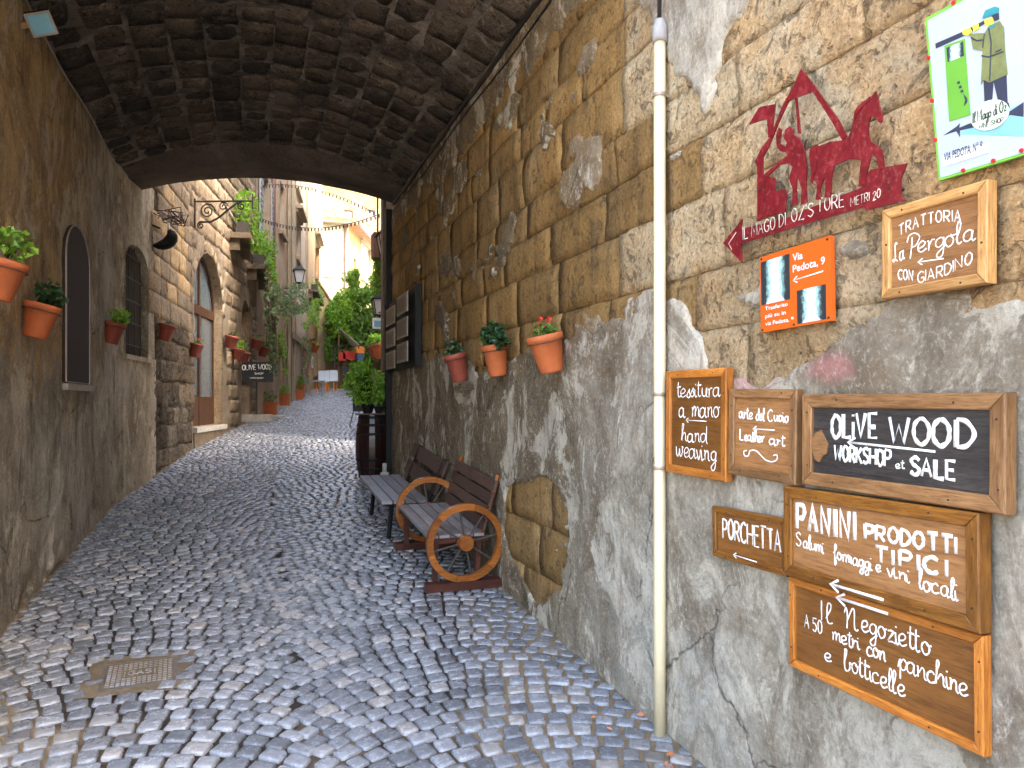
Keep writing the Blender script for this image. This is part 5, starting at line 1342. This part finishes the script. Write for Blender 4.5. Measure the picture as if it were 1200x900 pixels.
def cascade(wl, px0, px1, py0, py1, n, off0, off1, size, mat, label, name='climbing_vine', cat='vine', shape=None, name2='foliage', drop=0, rr=None):
    rr = rr or random.Random(int(px0*7+py0))
    mb = MB(); k = 0; P_ = []
    # clumps, so gaps show through
    cl = [(rr.random(), rr.random()) for _ in range(max(12, n//32))]
    while len(P_) < n and k < n*8:
        k += 1; c = rr.choice(cl); u = c[0]+rr.gauss(0, .07); v = c[1]+rr.gauss(0, .06)
        if shape and not shape(u, v): continue
        px, py = px0+(px1-px0)*u, py0+(py1-py0)*v; off = rr.uniform(off0, off1)
        x, y = wl.hit(px, py, off); P_.append(wl.at(x, y, off))
    leaves(mb, P_, size, .3, rr, asp=.75)
    o = empty(name, label, cat, P_[0]*0+wl.at(*wl.hit((px0+px1)/2, py1)))
    me = mb.mesh(name2); c0 = o.location
    me.transform(Matrix.Translation(-Vector(c0))); link(name2, me, mat, o)
    st = MB()
    for i in range(14):
        a = rr.choice(P_); b = rr.choice(P_); m = (a+b)/2+Vector((rr.uniform(-.1,.1), 0, -.1)); st.tube([a-c0, m-c0, b-c0], .012, 4)
    st.obj('stem', 'shutter_brown', o); return o
def wbox(px0, px1, py0, py1, wl, off):      # helper: hole from photograph pixels
    a = wl.hit(px0, (py0+py1)/2)[0]; b = wl.hit(px1, (py0+py1)/2)[0]; c = wl.hit((px0+px1)/2, py1)[1]; e = wl.hit((px0+px1)/2, py0)[1]
    return (a, b, c, e)
def house_b():
    q = empty('stone_house', 'vine-hung house with grey shutters beyond the tuff house', 'house', mw=LB.M)
    h1 = wbox(307, 315, 205, 285, LB, 0); g = wbox(327, 333, 430, 474, LB, 0); g = (g[0], g[1], LB.ground(g[0])+.05, g[3]+1)
    h3 = wbox(327, 333, 215, 275, LB, 0)
    grid_facade(LB, q, [h1, g, h3], 10, 'house_b')
    window(q, h1, shut='shutter', hood=False); window(q, h3, fr='shutter', hood=False)
    o = MB().box(g[0]+.01, g[1]-.01, g[2], g[3]-.01, -.2, -.15); o.obj('door', 'door_wood', q)
    xx = LB.hit(317.5, 240)[0]; MB().tube([(xx, 1, .07), (xx, 10, .07)], .06, 8).obj('drainpipe', 'copper', q, True)
    xg = LB.hit(338, 300)[0]; MB().tube([(xg, -.4, .07), (xg, 10, .07)], .05, 8).obj('drainpipe', 'green_pipe', q, True)
def flower_box(wl, px0, px1, py, label, lab2, hgt=.5, n=160):
    a, y = wl.hit(px0, py, .3); b, _ = wl.hit(px1, py, .3); w_ = max(.5, b-a)
    s = empty('balcony_planter', label, 'balcony planter', mw=wl.frame(a, y, 0))
    MB().box(0, w_, -.3, -.18, .0, .42).obj('shelf', 'tuff_dark', s); MB().box(.02, w_-.02, -.178, .04, .14, .38).obj('trough', 'iron', s)
    for xx in (.06, w_-.1): MB().box(xx, xx+.07, -.55, -.301, 0, .2).obj('corbel', 'tuff_dark', s)
    mb = MB(); P_ = ball((w_/2, .04+hgt*.4, .26), (w_*.55, hgt*.6, .28), n*2)+ball((w_/2, -.2, .42), (w_*.5, .3, .12), n)
    leaves(mb, P_, .10, .5, asp=.4); mb.obj('foliage', 'leaf_bright', s)
def house_c():
    q = empty('stone_house', 'grey-beige palazzo with bracketed window hoods behind the lantern', 'house', mw=LC.M)
    h1 = wbox(346, 351.5, 256, 306, LC, 0); h2 = wbox(362, 367, 415, 455, LC, 0); h2 = (h2[0], h2[1], LC.ground(h2[0])+.05, h2[3])
    h3 = wbox(346, 351.5, 170, 226, LC, 0); h4 = wbox(352, 356, 400, 455, LC, 0); h4 = (h4[0], h4[1], LC.ground(h4[0])+.05, h4[3])
    grid_facade(LC, q, [h1, h3, h4], 11, 'house_c')
    window(q, h1, fr='shutter_brown', glass='shutter_brown'); window(q, h3, fr='shutter_brown')
    MB().box(h4[0]+.01, h4[1]-.01, h4[2], h4[3]-.01, -.2, -.15).obj('door', 'green_pipe', q)
    for px in (337, 343, 358): xx = LC.hit(px, 300)[0]; MB().box(xx, xx+.35, -1, 10.9, .001, .09).obj('pilaster', 'trim', q)
    MB().box(0, LC.L, 2.2, 2.42, .001, .13).obj('string_course', 'trim', q)
def house_d():
    q = empty('stone_house', 'ochre far house with hooded upper window left of the ivy', 'house', mw=LD.M)
    h1 = wbox(369, 373.5, 284, 330, LD, 0); h2 = wbox(367, 371, 395, 440, LD, 0)
    grid_facade(LD, q, [h1, h2], 13, 'house_d')
    window(q, h1, fr='shutter_brown', glass='shutter_brown'); window(q, h2, hood=False)
house_b(); house_c(); house_d()
flower_box(LA, 286, 299, 262, 'balcony trough with tall bright greenery on the tuff house', '', .9, 240)
flower_box(LB, 305, 318, 300, 'balcony trough with grassy greenery under the shuttered window', '', .8, 240)
flower_box(LC, 369, 377, 334, 'small balcony trough of greenery below the farther hooded window', '', .5, 120)
cascade(LB, 310, 325, 305, 440, 900, .05, .5, .10, 'ivy_grey', 'grey-green climber trailing down the wall behind the stand sign', shape=lambda u, v: abs(u-.5) < .5 and v < 1 and v > 0)
cascade(LB, 318, 360, 332, 372, 1100, .1, .9, .10, 'ivy_grey', 'arching climber reaching over the lane under the lantern', shape=lambda u, v: 0 < v < 1-.3*abs(u-.4) and -.05 < u < 1.05)
cascade(LB, 324, 336, 372, 440, 400, .05, .35, .09, 'ivy', 'slim green climber hanging below the arching one', shape=lambda u, v: 0 < v < 1)
cascade(LC, 356, 376, 350, 385, 700, .05, .6, .12, 'ivy', 'leafy climber on the palazzo beside the ochre house', shape=lambda u, v: 0 < v < 1)
cascade(LC, 354, 366, 395, 452, 420, .05, .4, .10, 'ivy_grey', 'low shrubby climber by the white chairs', shape=lambda u, v: 0 < v < 1)

# far ivy wall and the yellow houses
FW = Wall((3.2, 39.0), (9.0, 41.5))
def far_wall():
    q = empty('garden_wall', 'orange garden wall with sloping coping under the ivy at the far bend', 'wall', mw=FW.M)
    mb = MB().prism([(0, -1), (FW.L, -1), (FW.L, 3.0), (1.2, 4.6), (0, 6.2)], -.5, 0); mb.obj('wall', 'house_d', q)
    MB().prism([(0, 6.2), (1.2, 4.6), (FW.L, 3.0), (FW.L, 3.15), (1.2, 4.75), (0, 6.35)], -.55, .1).obj('coping', 'roof_tile', q)
far_wall()
cascade(FW, 381, 447, 338, 420, 9000, .1, 1.6, .20, 'ivy', 'large mass of bright green ivy filling the far bend of the lane', shape=lambda u, v: v > max(0, .30-1.1*u) and v < 1.05 and 0 < u < 1)
cascade(FW, 388, 412, 352, 400, 1700, .8, 2.2, .17, 'leaf_bright', 'lighter green shoots hanging in front of the ivy mass', shape=lambda u, v: 0 < v < 1)
cascade(FW, 408, 446, 318, 350, 1300, .3, 1.2, .2, 'ivy', 'rounded green crown rising over the ivy before the pale window', shape=lambda u, v: v > .9-1.0*abs(u-.35)*2 or u > .8 or abs(u-.15) < .18)
def far_houses():
    Y = 50.0
    W1 = Wall((onY(376, 300, Y).x, Y), (onY(408.5, 300, Y).x, Y))
    q = empty('yellow_house', 'bright cream house front with tiled eave at the end of the lane', 'house', mw=W1.M)
    top = W1.hit(390, 262)[1]
    MB().box(-6, W1.L, -2, top, -6, 0).obj('wall', 'house_w', q)
    MB().box(-6, W1.L+.3, top+.001, top+.12, -6.3, .55).obj('eave', 'trim', q)
    n = 26
    for i in range(n):
        x = -.6+(W1.L+1.2)*i/n; MB().tube([(x, top+.2, .6), (x, top+1.0, -3)], .11, 6).obj('roof_tile', 'roof_tile', q)
    MB().box(-6, W1.L+.2, top+.121, top+.18, -6, .5).obj('roof', 'roof_tile', q)
    MB().tube([(W1.L-.2, top-.1, .1), (W1.L-.2, -1, .1)], .08, 8).obj('drainpipe', 'copper', q, True)
    MB().box(W1.L-2.2, W1.L-.9, top-3.6, top-2.6, .001, .06).obj('stone_patch', 'trim', q)
    # receding side
    c = W1.at(W1.L, 0, 0); W2 = Wall((c.x+.002, c.y+.1), (c.x+4.0, c.y+11))
    s = empty('yellow_house', 'yellow house side receding right with downpipe and small window', 'house', mw=W2.M)
    a = W2.hit(415, 312); h1 = wbox(414, 417.5, 303, 325, W2, 0); h2 = wbox(423, 434, 287, 330, W2, 0)
    grid_facade(W2, s, [h1, h2], top, 'house_y'); window(s, h1, fr='shutter_brown', glass='shutter_brown', hood=False); window(s, h2, fr='shutter', glass='shutter')
    MB().box(0, W2.L, top, top+.15, -5, .7).obj('eave', 'roof_tile', s); MB().tube([(0, top-.05, .75), (W2.L, top-.05, .75)], .1, 8).obj('gutter', 'copper', s)
    Y2 = 66.
    W3 = Wall((onY(372, 300, Y2).x-6, Y2), (onY(460, 300, Y2).x, Y2))
    t = empty('yellow_house', 'tall weathered yellow house with barred window rising behind the others', 'house', mw=W3.M)
    tp = W3.hit(400, 205)[1]; h = wbox(399, 413.5, 246, 260, W3, 0)
    hh = wbox(430, 440, 246, 262, W3, 0)
    grid_facade(W3, t, [h, hh], tp, 'house_y'); window(t, h, fr='copper', hood=False); window(t, hh, fr='copper', hood=False)
    MB().box(0, W3.L, tp, tp+.4, -5, .8).obj('eave', 'roof_tile', t)
    for k, (px, py, w_, h_) in enumerate(((385, 238, 2.2, 1.4), (397, 243, 1.0, 2.0), (424, 262, 2.4, 3.2), (418, 240, 1.5, 1.0), (442, 262, 2.0, 1.2))):
        x, y = W3.hit(px, py); pp = [(x+w_*.5*math.cos(j*.7)*rnd.uniform(.7, 1.1), y+h_*.5*math.sin(j*.7)*rnd.uniform(.7, 1.1)) for j in range(9)]
        MB().prism(pp, .001, .03+k*.004).obj('bare_stone_patch', 'tuff_light', t)
far_houses()

# right side beyond the passage
def right_far():
    W1 = Wall((2.02, 11.9), (1.95, 10.34))
    q = empty('stone_house', 'narrow pale stone pier right of the lane just beyond the passage', 'house', mw=W1.M)
    MB().box(0, W1.L, -1.5, 9, -3, 0).obj('wall', 'tuff_light', q)
    MB().box(-.0, .28, -1.4, 8.8, .001, .05).obj('pilaster', 'mortar_light', q)
    W2 = Wall((7.0, 41), (2.62, 14))
    s = empty('stone_house', 'row house on the right side of the lane seen edge-on', 'house', mw=W2.M)
    MB().box(0, W2.L, -1.5, 13, -4, 0).obj('wall', 'house_c', s)
    return W1, W2
R1, R2 = right_far()

# ------------------------------------------------------------------ lanterns
def lantern(name, label, loc, sc, wall_dir, arm, group=None):
    """loc: bottom centre of lantern body; wall_dir: unit vector to the wall; arm: length"""
    o = empty(name, label, 'lantern', loc, group=group)
    d = Vector(wall_dir).normalized(); k = sc
    b = [(-.10,-.10),(.10,-.10),(.10,.10),(-.10,.10)]; t = [(-.17,-.17),(.17,-.17),(.17,.17),(-.17,.17)]
    def fr(p0, z0, p1, z1, name, mat, ins=1.0):
        v = [(x*k*ins, y*k*ins, z0*k) for x, y in p0]+[(x*k*ins, y*k*ins, z1*k) for x, y in p1]
        return MB().add(v, [(0,1,5,4),(1,2,6,5),(2,3,7,6),(3,0,4,7),(3,2,1,0),(4,5,6,7)]).obj(name, mat, o)
    fr(b, 0, t, .38, 'glazing', 'lamp_glass', .95)
    for i in range(4): MB().tube([(b[i][0]*k, b[i][1]*k, 0), (t[i][0]*k, t[i][1]*k, .38*k)], .012*k, 5).obj('corner_bar', 'black_metal', o)
    MB().box(-.12*k, .12*k, -.12*k, .12*k, -.03*k, .0).obj('base', 'black_metal', o)
    MB().box(-.20*k, .20*k, -.20*k, .20*k, .38*k, .41*k).obj('cornice', 'black_metal', o)
    fr([(x*1.1, y*1.1) for x, y in t], .411, [(x*.45, y*.45) for x, y in b], .56, 'roof', 'black_metal')
    MB().lathe([(.045*k,.56*k),(.05*k,.60*k),(.015*k,.63*k),(.02*k,.67*k),(.003*k,.70*k)], 8).obj('finial', 'black_metal', o)
    MB().tube([(0,0,-.02*k), (0,0,-.22*k)], .015*k, 6).obj('stem', 'black_metal', o)
    a = Vector((0,0,-.2*k)); e = a+d*arm
    MB().tube([a, e], .014*k, 6).obj('arm', 'iron', o)
    MB().tube([e+Vector((0,0,-.4*k)), a+d*arm*.5+Vector((0,0,-.22*k)), a+Vector((0,0,-.01))], .012*k, 6).obj('brace', 'iron', o, True)
    MB().tube([e+Vector((0,0,.1*k)), e+Vector((0,0,-.45*k))], .018*k, 6).obj('back_bar', 'iron', o)
    return o
p = onY(350.5, 331, 24.2); x_wall = float(left(24.2))
lantern('street_lantern', 'grey-black street lantern on a long scrolled arm from the left houses', p, .95, (-1, .17, 0), p.x-x_wall, group='street lanterns')
p = onY(444.5, 369, 18.0)
lantern('street_lantern', 'black lantern with pitched roof low on the right side above the hanging sign', p, .95, (1, 0, 0), float(right(18))-p.x+.1, group='street lanterns')
p = onY(452.5, 299, 12.6)
lantern('street_lantern', 'small black and white lantern high by the right end of the passage', p, .85, (1, -.6, 0), .5, group='street lanterns')
def hanging():
    p = onY(444, 379, 16.5); s = empty('hanging_sign', 'small pale blue hanging sign below the right-hand lantern', 'sign', p)
    MB().box(-.14, .14, -.015, .015, -.12, .12).obj('board', 'white_paint', s)
    MB().box(-.11, .11, -.019, -.0155, -.08, .06).obj('print', 'skyblue_print', s)
    MB().tube([(-.1,0,.12),(0,0,.25),(.1,0,.12)], .008, 5).obj('chain', 'iron', s); MB().tube([(0,0,.25),(.5,0,.25)], .012, 5).obj('arm', 'iron', s)
    p = onY(443.5, 287, 14.5); s = empty('meter_box', 'brown box fixed high on the right side near the small lantern', 'box', p)
    MB().box(-.10, .10, -.05, .3, -.24, .24).obj('case', 'copper', s); MB().box(-.08, .08, -.056, -.0505, -.2, .2).obj('lid', 'copper', s)
    MB().tube([(.0,.1,.24),(.0,.1,3)], .02, 6).obj('conduit', 'copper', s)
hanging()
wall_pot(onY(447, 401, 13.2)+Vector((.13,0,0)), (-1, .1, 0), 'terracotta pot with yellow-green plant on the right beyond the passage', 'terracotta', 'leaf_bright', kind='tall', nl=150, ls=.07, r=.15, h=.26)
wall_pot(onY(441, 404, 15.5)+Vector((.13,0,0)), (-1, .1, 0), 'terracotta pot partly behind the yellow-green plant on the right', 'terracotta_dark', 'leaf', kind='mid', nl=70, ls=.06, r=.15, h=.26)
sp_ = empty('trailing_plant', 'green plant spilling from a high sill on the right side', 'plant', onY(443, 345, 15.0))
_m = MB(); _p = []
for _ in range(420):
    _t = rnd.random(); _p.append(onY(443+rnd.gauss(0, 2.2)-2*_t, 303+42*_t, 15+rnd.uniform(-.3, .3))-onY(443, 345, 15.0))
leaves(_m, _p, .09, .4, asp=.7); _m.obj('foliage', 'ivy', sp_); MB().tube([(0,0,0), (.02,0,.4), (.05,.05,.72)], .012, 5).obj('stem', 'shutter_brown', sp_)
_q = onY(441, 327, 15.1); _o = MB().box(0, .5, -.1, .2, -.05, 0).obj('sill', 'trim', sp_); _o.location = _q-onY(443, 345, 15.0)

# ------------------------------------------------------------------ string lights
def string(a, b, sag, n, label):
    s = empty('string_lights', label, 'string lights', a); d = b-a
    f = lambda t: d*t-Vector((0, 0, sag*4*t*(1-t)))
    MB().tube([f(i/24) for i in range(25)], .008, 5).obj('wire', 'black_cable', s, True)
    mb = MB()
    for i in range(n):
        q = f((i+.5)/n); mb.lathe([(.008,0),(.016,-.03),(.015,-.06),(.003,-.08)], 6, Matrix.Translation(q))
    tag(mb.obj('bulbs', 'bag_black', s), kind='stuff')
string(onY(297, 252, 19), onY(447, 250, 14.2), .3, 38, 'strand of dark bulbs strung across the lane at lantern height')
string(onY(303, 218, 20), onY(440, 250, 17), -.25, 34, 'higher strand of dark bulbs close under the passage arch')

# ------------------------------------------------------------------ stand sign, planters, chairs, bags
def stand_sign():
    g = onG(301, 494); g = Vector((g.x, g.y, float(gz(g.y))))
    s = empty('stand_sign', 'black olive wood sign on a thin post with a stone block base', 'sign', g, rz=R(-8))
    t = 49.0
    MB().box(-.36, .34, -.12, .14, 0, .17).obj('base', 'stone_white', s)
    MB().tube([(0,0,.17),(0,0,1.0)], .018, 8).obj('post', 'iron', s)
    MB().box(-.37, .37, -.02, .015, .95, 1.43).obj('board', 'black_print', s)
    e = bpy.data.objects.new('face', None); COL.objects.link(e); e.parent = s
    e.matrix_local = Matrix(((1,0,0,0),(0,0,-1,-.0205),(0,1,0,.95),(0,0,0,1)))
    lettering(e, 'OLIVE', -.33, -.02, .28, .30, .12, .022, 0); lettering(e, 'WOOD', .03, .34, .31, .30, .12, .022, 0)
    lettering(e, 'SHOP', -.05, .15, .18, .18, .045, .012, 0); lettering(e, 'WORKSHOP', -.16, .16, .08, .08, .03, .008, 0)
stand_sign()
def planter(px, py, w_, d, h, label, n, mat='leaf'):
    g = onG(px, py); g = Vector((g.x, g.y+d/2, float(gz(g.y))))
    s = empty('planter_box', label, 'planter', g, group='terracotta planters along the left side', rz=R(-9))
    MB().prism([(-w_/2*.92,-d/2*.92),(w_/2*.92,-d/2*.92),(w_/2*.92,d/2*.92),(-w_/2*.92,d/2*.92)], 0, h*.82).obj('trough', 'terracotta', s)
    MB().box(-w_/2, w_/2, -d/2, d/2, h*.83, h).obj('rim', 'terracotta', s)
    mb = MB(); leaves(mb, ball((0,0,h+.1), (w_*.5,d*.5,.2), n), .09, .5, asp=.5); mb.obj('foliage', mat, s)
planter(314, 486, .5, .28, .34, 'nearest terracotta trough by the stand sign, with low green plants', 120)
planter(332, 475, .42, .3, .36, 'second terracotta trough with taller yellow-green plant', 160, 'leaf_bright')
planter(346, 468, .62, .35, .34, 'third terracotta trough in front of the vine-hung house', 120)
planter(351, 465.5, .4, .3, .5, 'last terracotta trough, with bushy green plant', 200, 'leaf_bright')
def step_():
    for (px, py) in ((318, 489), (336, 478)):
        g = onG(px, py); o = MB().box(-.4, .35, 0, .5, 0, .05).obj('door_step', 'stone_white', None, loc=Vector((g.x, g.y, float(gz(g.y))))); tag(o, 'pale flat stone step under the nearest trough' if px < 320 else 'pale flat stone step under the second trough', 'step')
step_()
def chair(px, py, label, rz, mat='chair_white', legm='bag_orange'):
    g = onG(px, py); s = empty('chair', label, 'chair', (g.x, g.y, float(gz(g.y))), rz=rz, group='chairs outside the far shop')
    MB().box(-.24, .24, -.24, .24, .43, .47).obj('seat', mat, s); MB().box(-.24, .24, .2, .25, .471, .95).obj('backrest', mat, s)
    for a in (-1, 1):
        for b in (-1, 1): MB().box(a*.21-.02, a*.21+.02, b*.21-.02, b*.21+.02, 0, .429).obj('leg', legm, s)
chair(378, 459.5, 'white chair left of the pair by the far shop', R(-20)); chair(388, 458, 'white chair right of the pair by the far shop', R(-25))
def table():
    g = onG(367, 462); s = empty('low_table', 'grey low table beside the white chairs', 'table', (g.x, g.y, float(gz(g.y))), rz=R(-10))
    MB().box(-.45, .45, -.3, .3, .5, .56).obj('tabletop', 'grey_cloth', s)
    for a in (-1, 1):
        for b in (-1, 1): MB().box(a*.4-.03, a*.4+.03, b*.25-.03, b*.25+.03, 0, .499).obj('leg', 'grey_cloth', s)
    p = PL(LC, 366, 424, .05); s = empty('wall_poster', 'white poster with small pictures on the palazzo wall', 'poster', mw=LC.frame(LC.hit(365, 424)[0], LC.hit(365, 424)[1], .03))
    MB().box(-.5, .5, -.28, .25, 0, .03).obj('sheet', 'white_paint', s)
    for k in range(3): MB().box(-.4+k*.28, -.2+k*.28, -.15, .12, .0305, .034).obj('picture', 'photo_a', s)
table()
def shop():
    Y = 37.0; a = onY(397, 383, Y); b = onY(421, 404, Y-1.5)
    s = empty('awning', 'cream canvas awning sloping over the far bag shop', 'awning', a)
    d = b-a
    v = [(0,0,0), (d.x, d.y, d.z), (d.x, d.y+1.8, d.z), (0, 1.8, 0)]
    MB().add(v+[(x, y, z-.03) for x, y, z in v], [(0,1,2,3),(7,6,5,4),(0,4,5,1),(1,5,6,2),(2,6,7,3),(3,7,4,0)]).obj('canvas', 'cloth_white', s)
    MB().box(0, .05, 0, .05, -.25, -.031).box(d.x-.05, d.x, d.y, d.y+.04, d.z-.2, d.z-.031).each('bracket', 'iron', s)
    MB().tube([(0,.05,-.1),(0,.05,-2.6)], .03, 6).obj('pole', 'shutter_brown', s)
    r = onY(404, 415, Y); g = float(gz(Y))
    k_ = empty('display_rack', 'dark rail rack carrying the bags outside the far shop', 'rack', (r.x, Y, g))
    top = onY(404, 406, Y).z-g
    for xx in (-.5, 1.0): MB().box(xx-.02, xx+.02, -.02, .02, 0, top).obj('upright', 'iron', k_)
    for zz in (top, top*.55): MB().tube([(-.5,0,zz),(1.0,0,zz)], .02, 6).obj('rail', 'iron', k_)
    spec = [(401,418,'bag_red','bright red bag at the left of the shop rack'),(406,416,'bag_red','second red bag on the shop rack'),(412,417,'bag_red','dark-strapped red bag under the awning'),(421,410,'bag_orange','bright orange bag topmost at the right of the rack'),(422,419,'bag_blue','blue bag just below the orange one'),(422,431,'bag_blue','blue bag lowest on the rack'),(413,433,'bag_brown','brown leather bag low in the middle of the rack'),(404,434,'bag_black','black bag low at the left of the rack')]
    for (px, py, m, lab) in spec:
        p = onY(px, py, Y-.15); o = empty('handbag', lab, 'bag', p, group='bags hung outside the far shop')
        w_ = .17 if m != 'bag_orange' else .26; h_ = .2 if m != 'bag_orange' else .17
        pts = [(-w_, -h_), (w_, -h_), (w_*.95, h_*.6), (w_*.6, h_), (-w_*.6, h_), (-w_*.95, h_*.6)]
        M_ = Matrix.Rotation(R(90), 4, 'X'); MB().prism(pts, -.06, .06, M_).obj('body', m, o)
        MB().tube([(-w_*.5,0,h_), (-w_*.35,0,h_+.13), (w_*.35,0,h_+.13), (w_*.5,0,h_)], .012, 5).obj('handle', 'bag_brown', o)
shop()
wall_pot(PL(LC, 361, 399, .1), LC.n, 'small pot high on the palazzo wall beside the low climber', 'terracotta', 'leaf', kind='mid', nl=50, ls=.08, r=.2, h=.36, group='pots on the palazzo')
wall_pot(PL(LC, 366, 403, .1), LC.n, 'pot on the palazzo wall above the white poster', 'terracotta', 'leaf_bright', kind='mid', nl=50, ls=.08, r=.2, h=.36, group='pots on the palazzo')
wall_pot(PL(LB, 306.5, 405, .1), LB.n, 'pot in the climber just above the right corner of the stand sign', 'terracotta_dark', 'leaf', kind='mid', nl=50, ls=.06, r=.14, h=.26, group='pots on the vine-hung house')

def gutters():
    def strip(name, x0, x1, y0, y1, side):
        def fn(X, Y):
            wd = .05+.05*(fbm(Y*2, Y*0+side, 120, 4)+.6); x = (left(Y)-.03+X*wd) if side < 0 else (1.88-X*wd)
            return x, Y, gz(Y)-.012+.035*(1-X)**1.5*(1+.6*fbm(Y*7, X*3, 121, 3))+fbm(X*9, Y*40, 122, 2)*.004
        tag(link(name, gridmesh(name, np.linspace(0, 1, 7), np.arange(y0, y1, .03), fn), 'grit', street, True), kind='stuff')
    strip('grit', 0, 1, 3.3, 13.5, -1); strip('grit', 0, 1, -1, 10.0, 1)
gutters()
# fallen leaves by the pipe
for k in range(7):
    x, y = 1.85-rnd.uniform(.05, .3), 2.9+rnd.uniform(-.25, .45)
    mb = MB(); leaves(mb, [(0,0,0)], .045, 1.5, asp=.5); o = mb.obj('fallen_leaf', 'leaf_dry', None, loc=(x, y, float(gz(y))+.012)); tag(o, 'one of the small dry orange leaves lying at the foot of the cream pipe', 'leaf', 'fallen leaves by the pipe')

for o in list(C.objects):       # whatever has no parent but a plain transform is fine; clean up mesh names
    pass
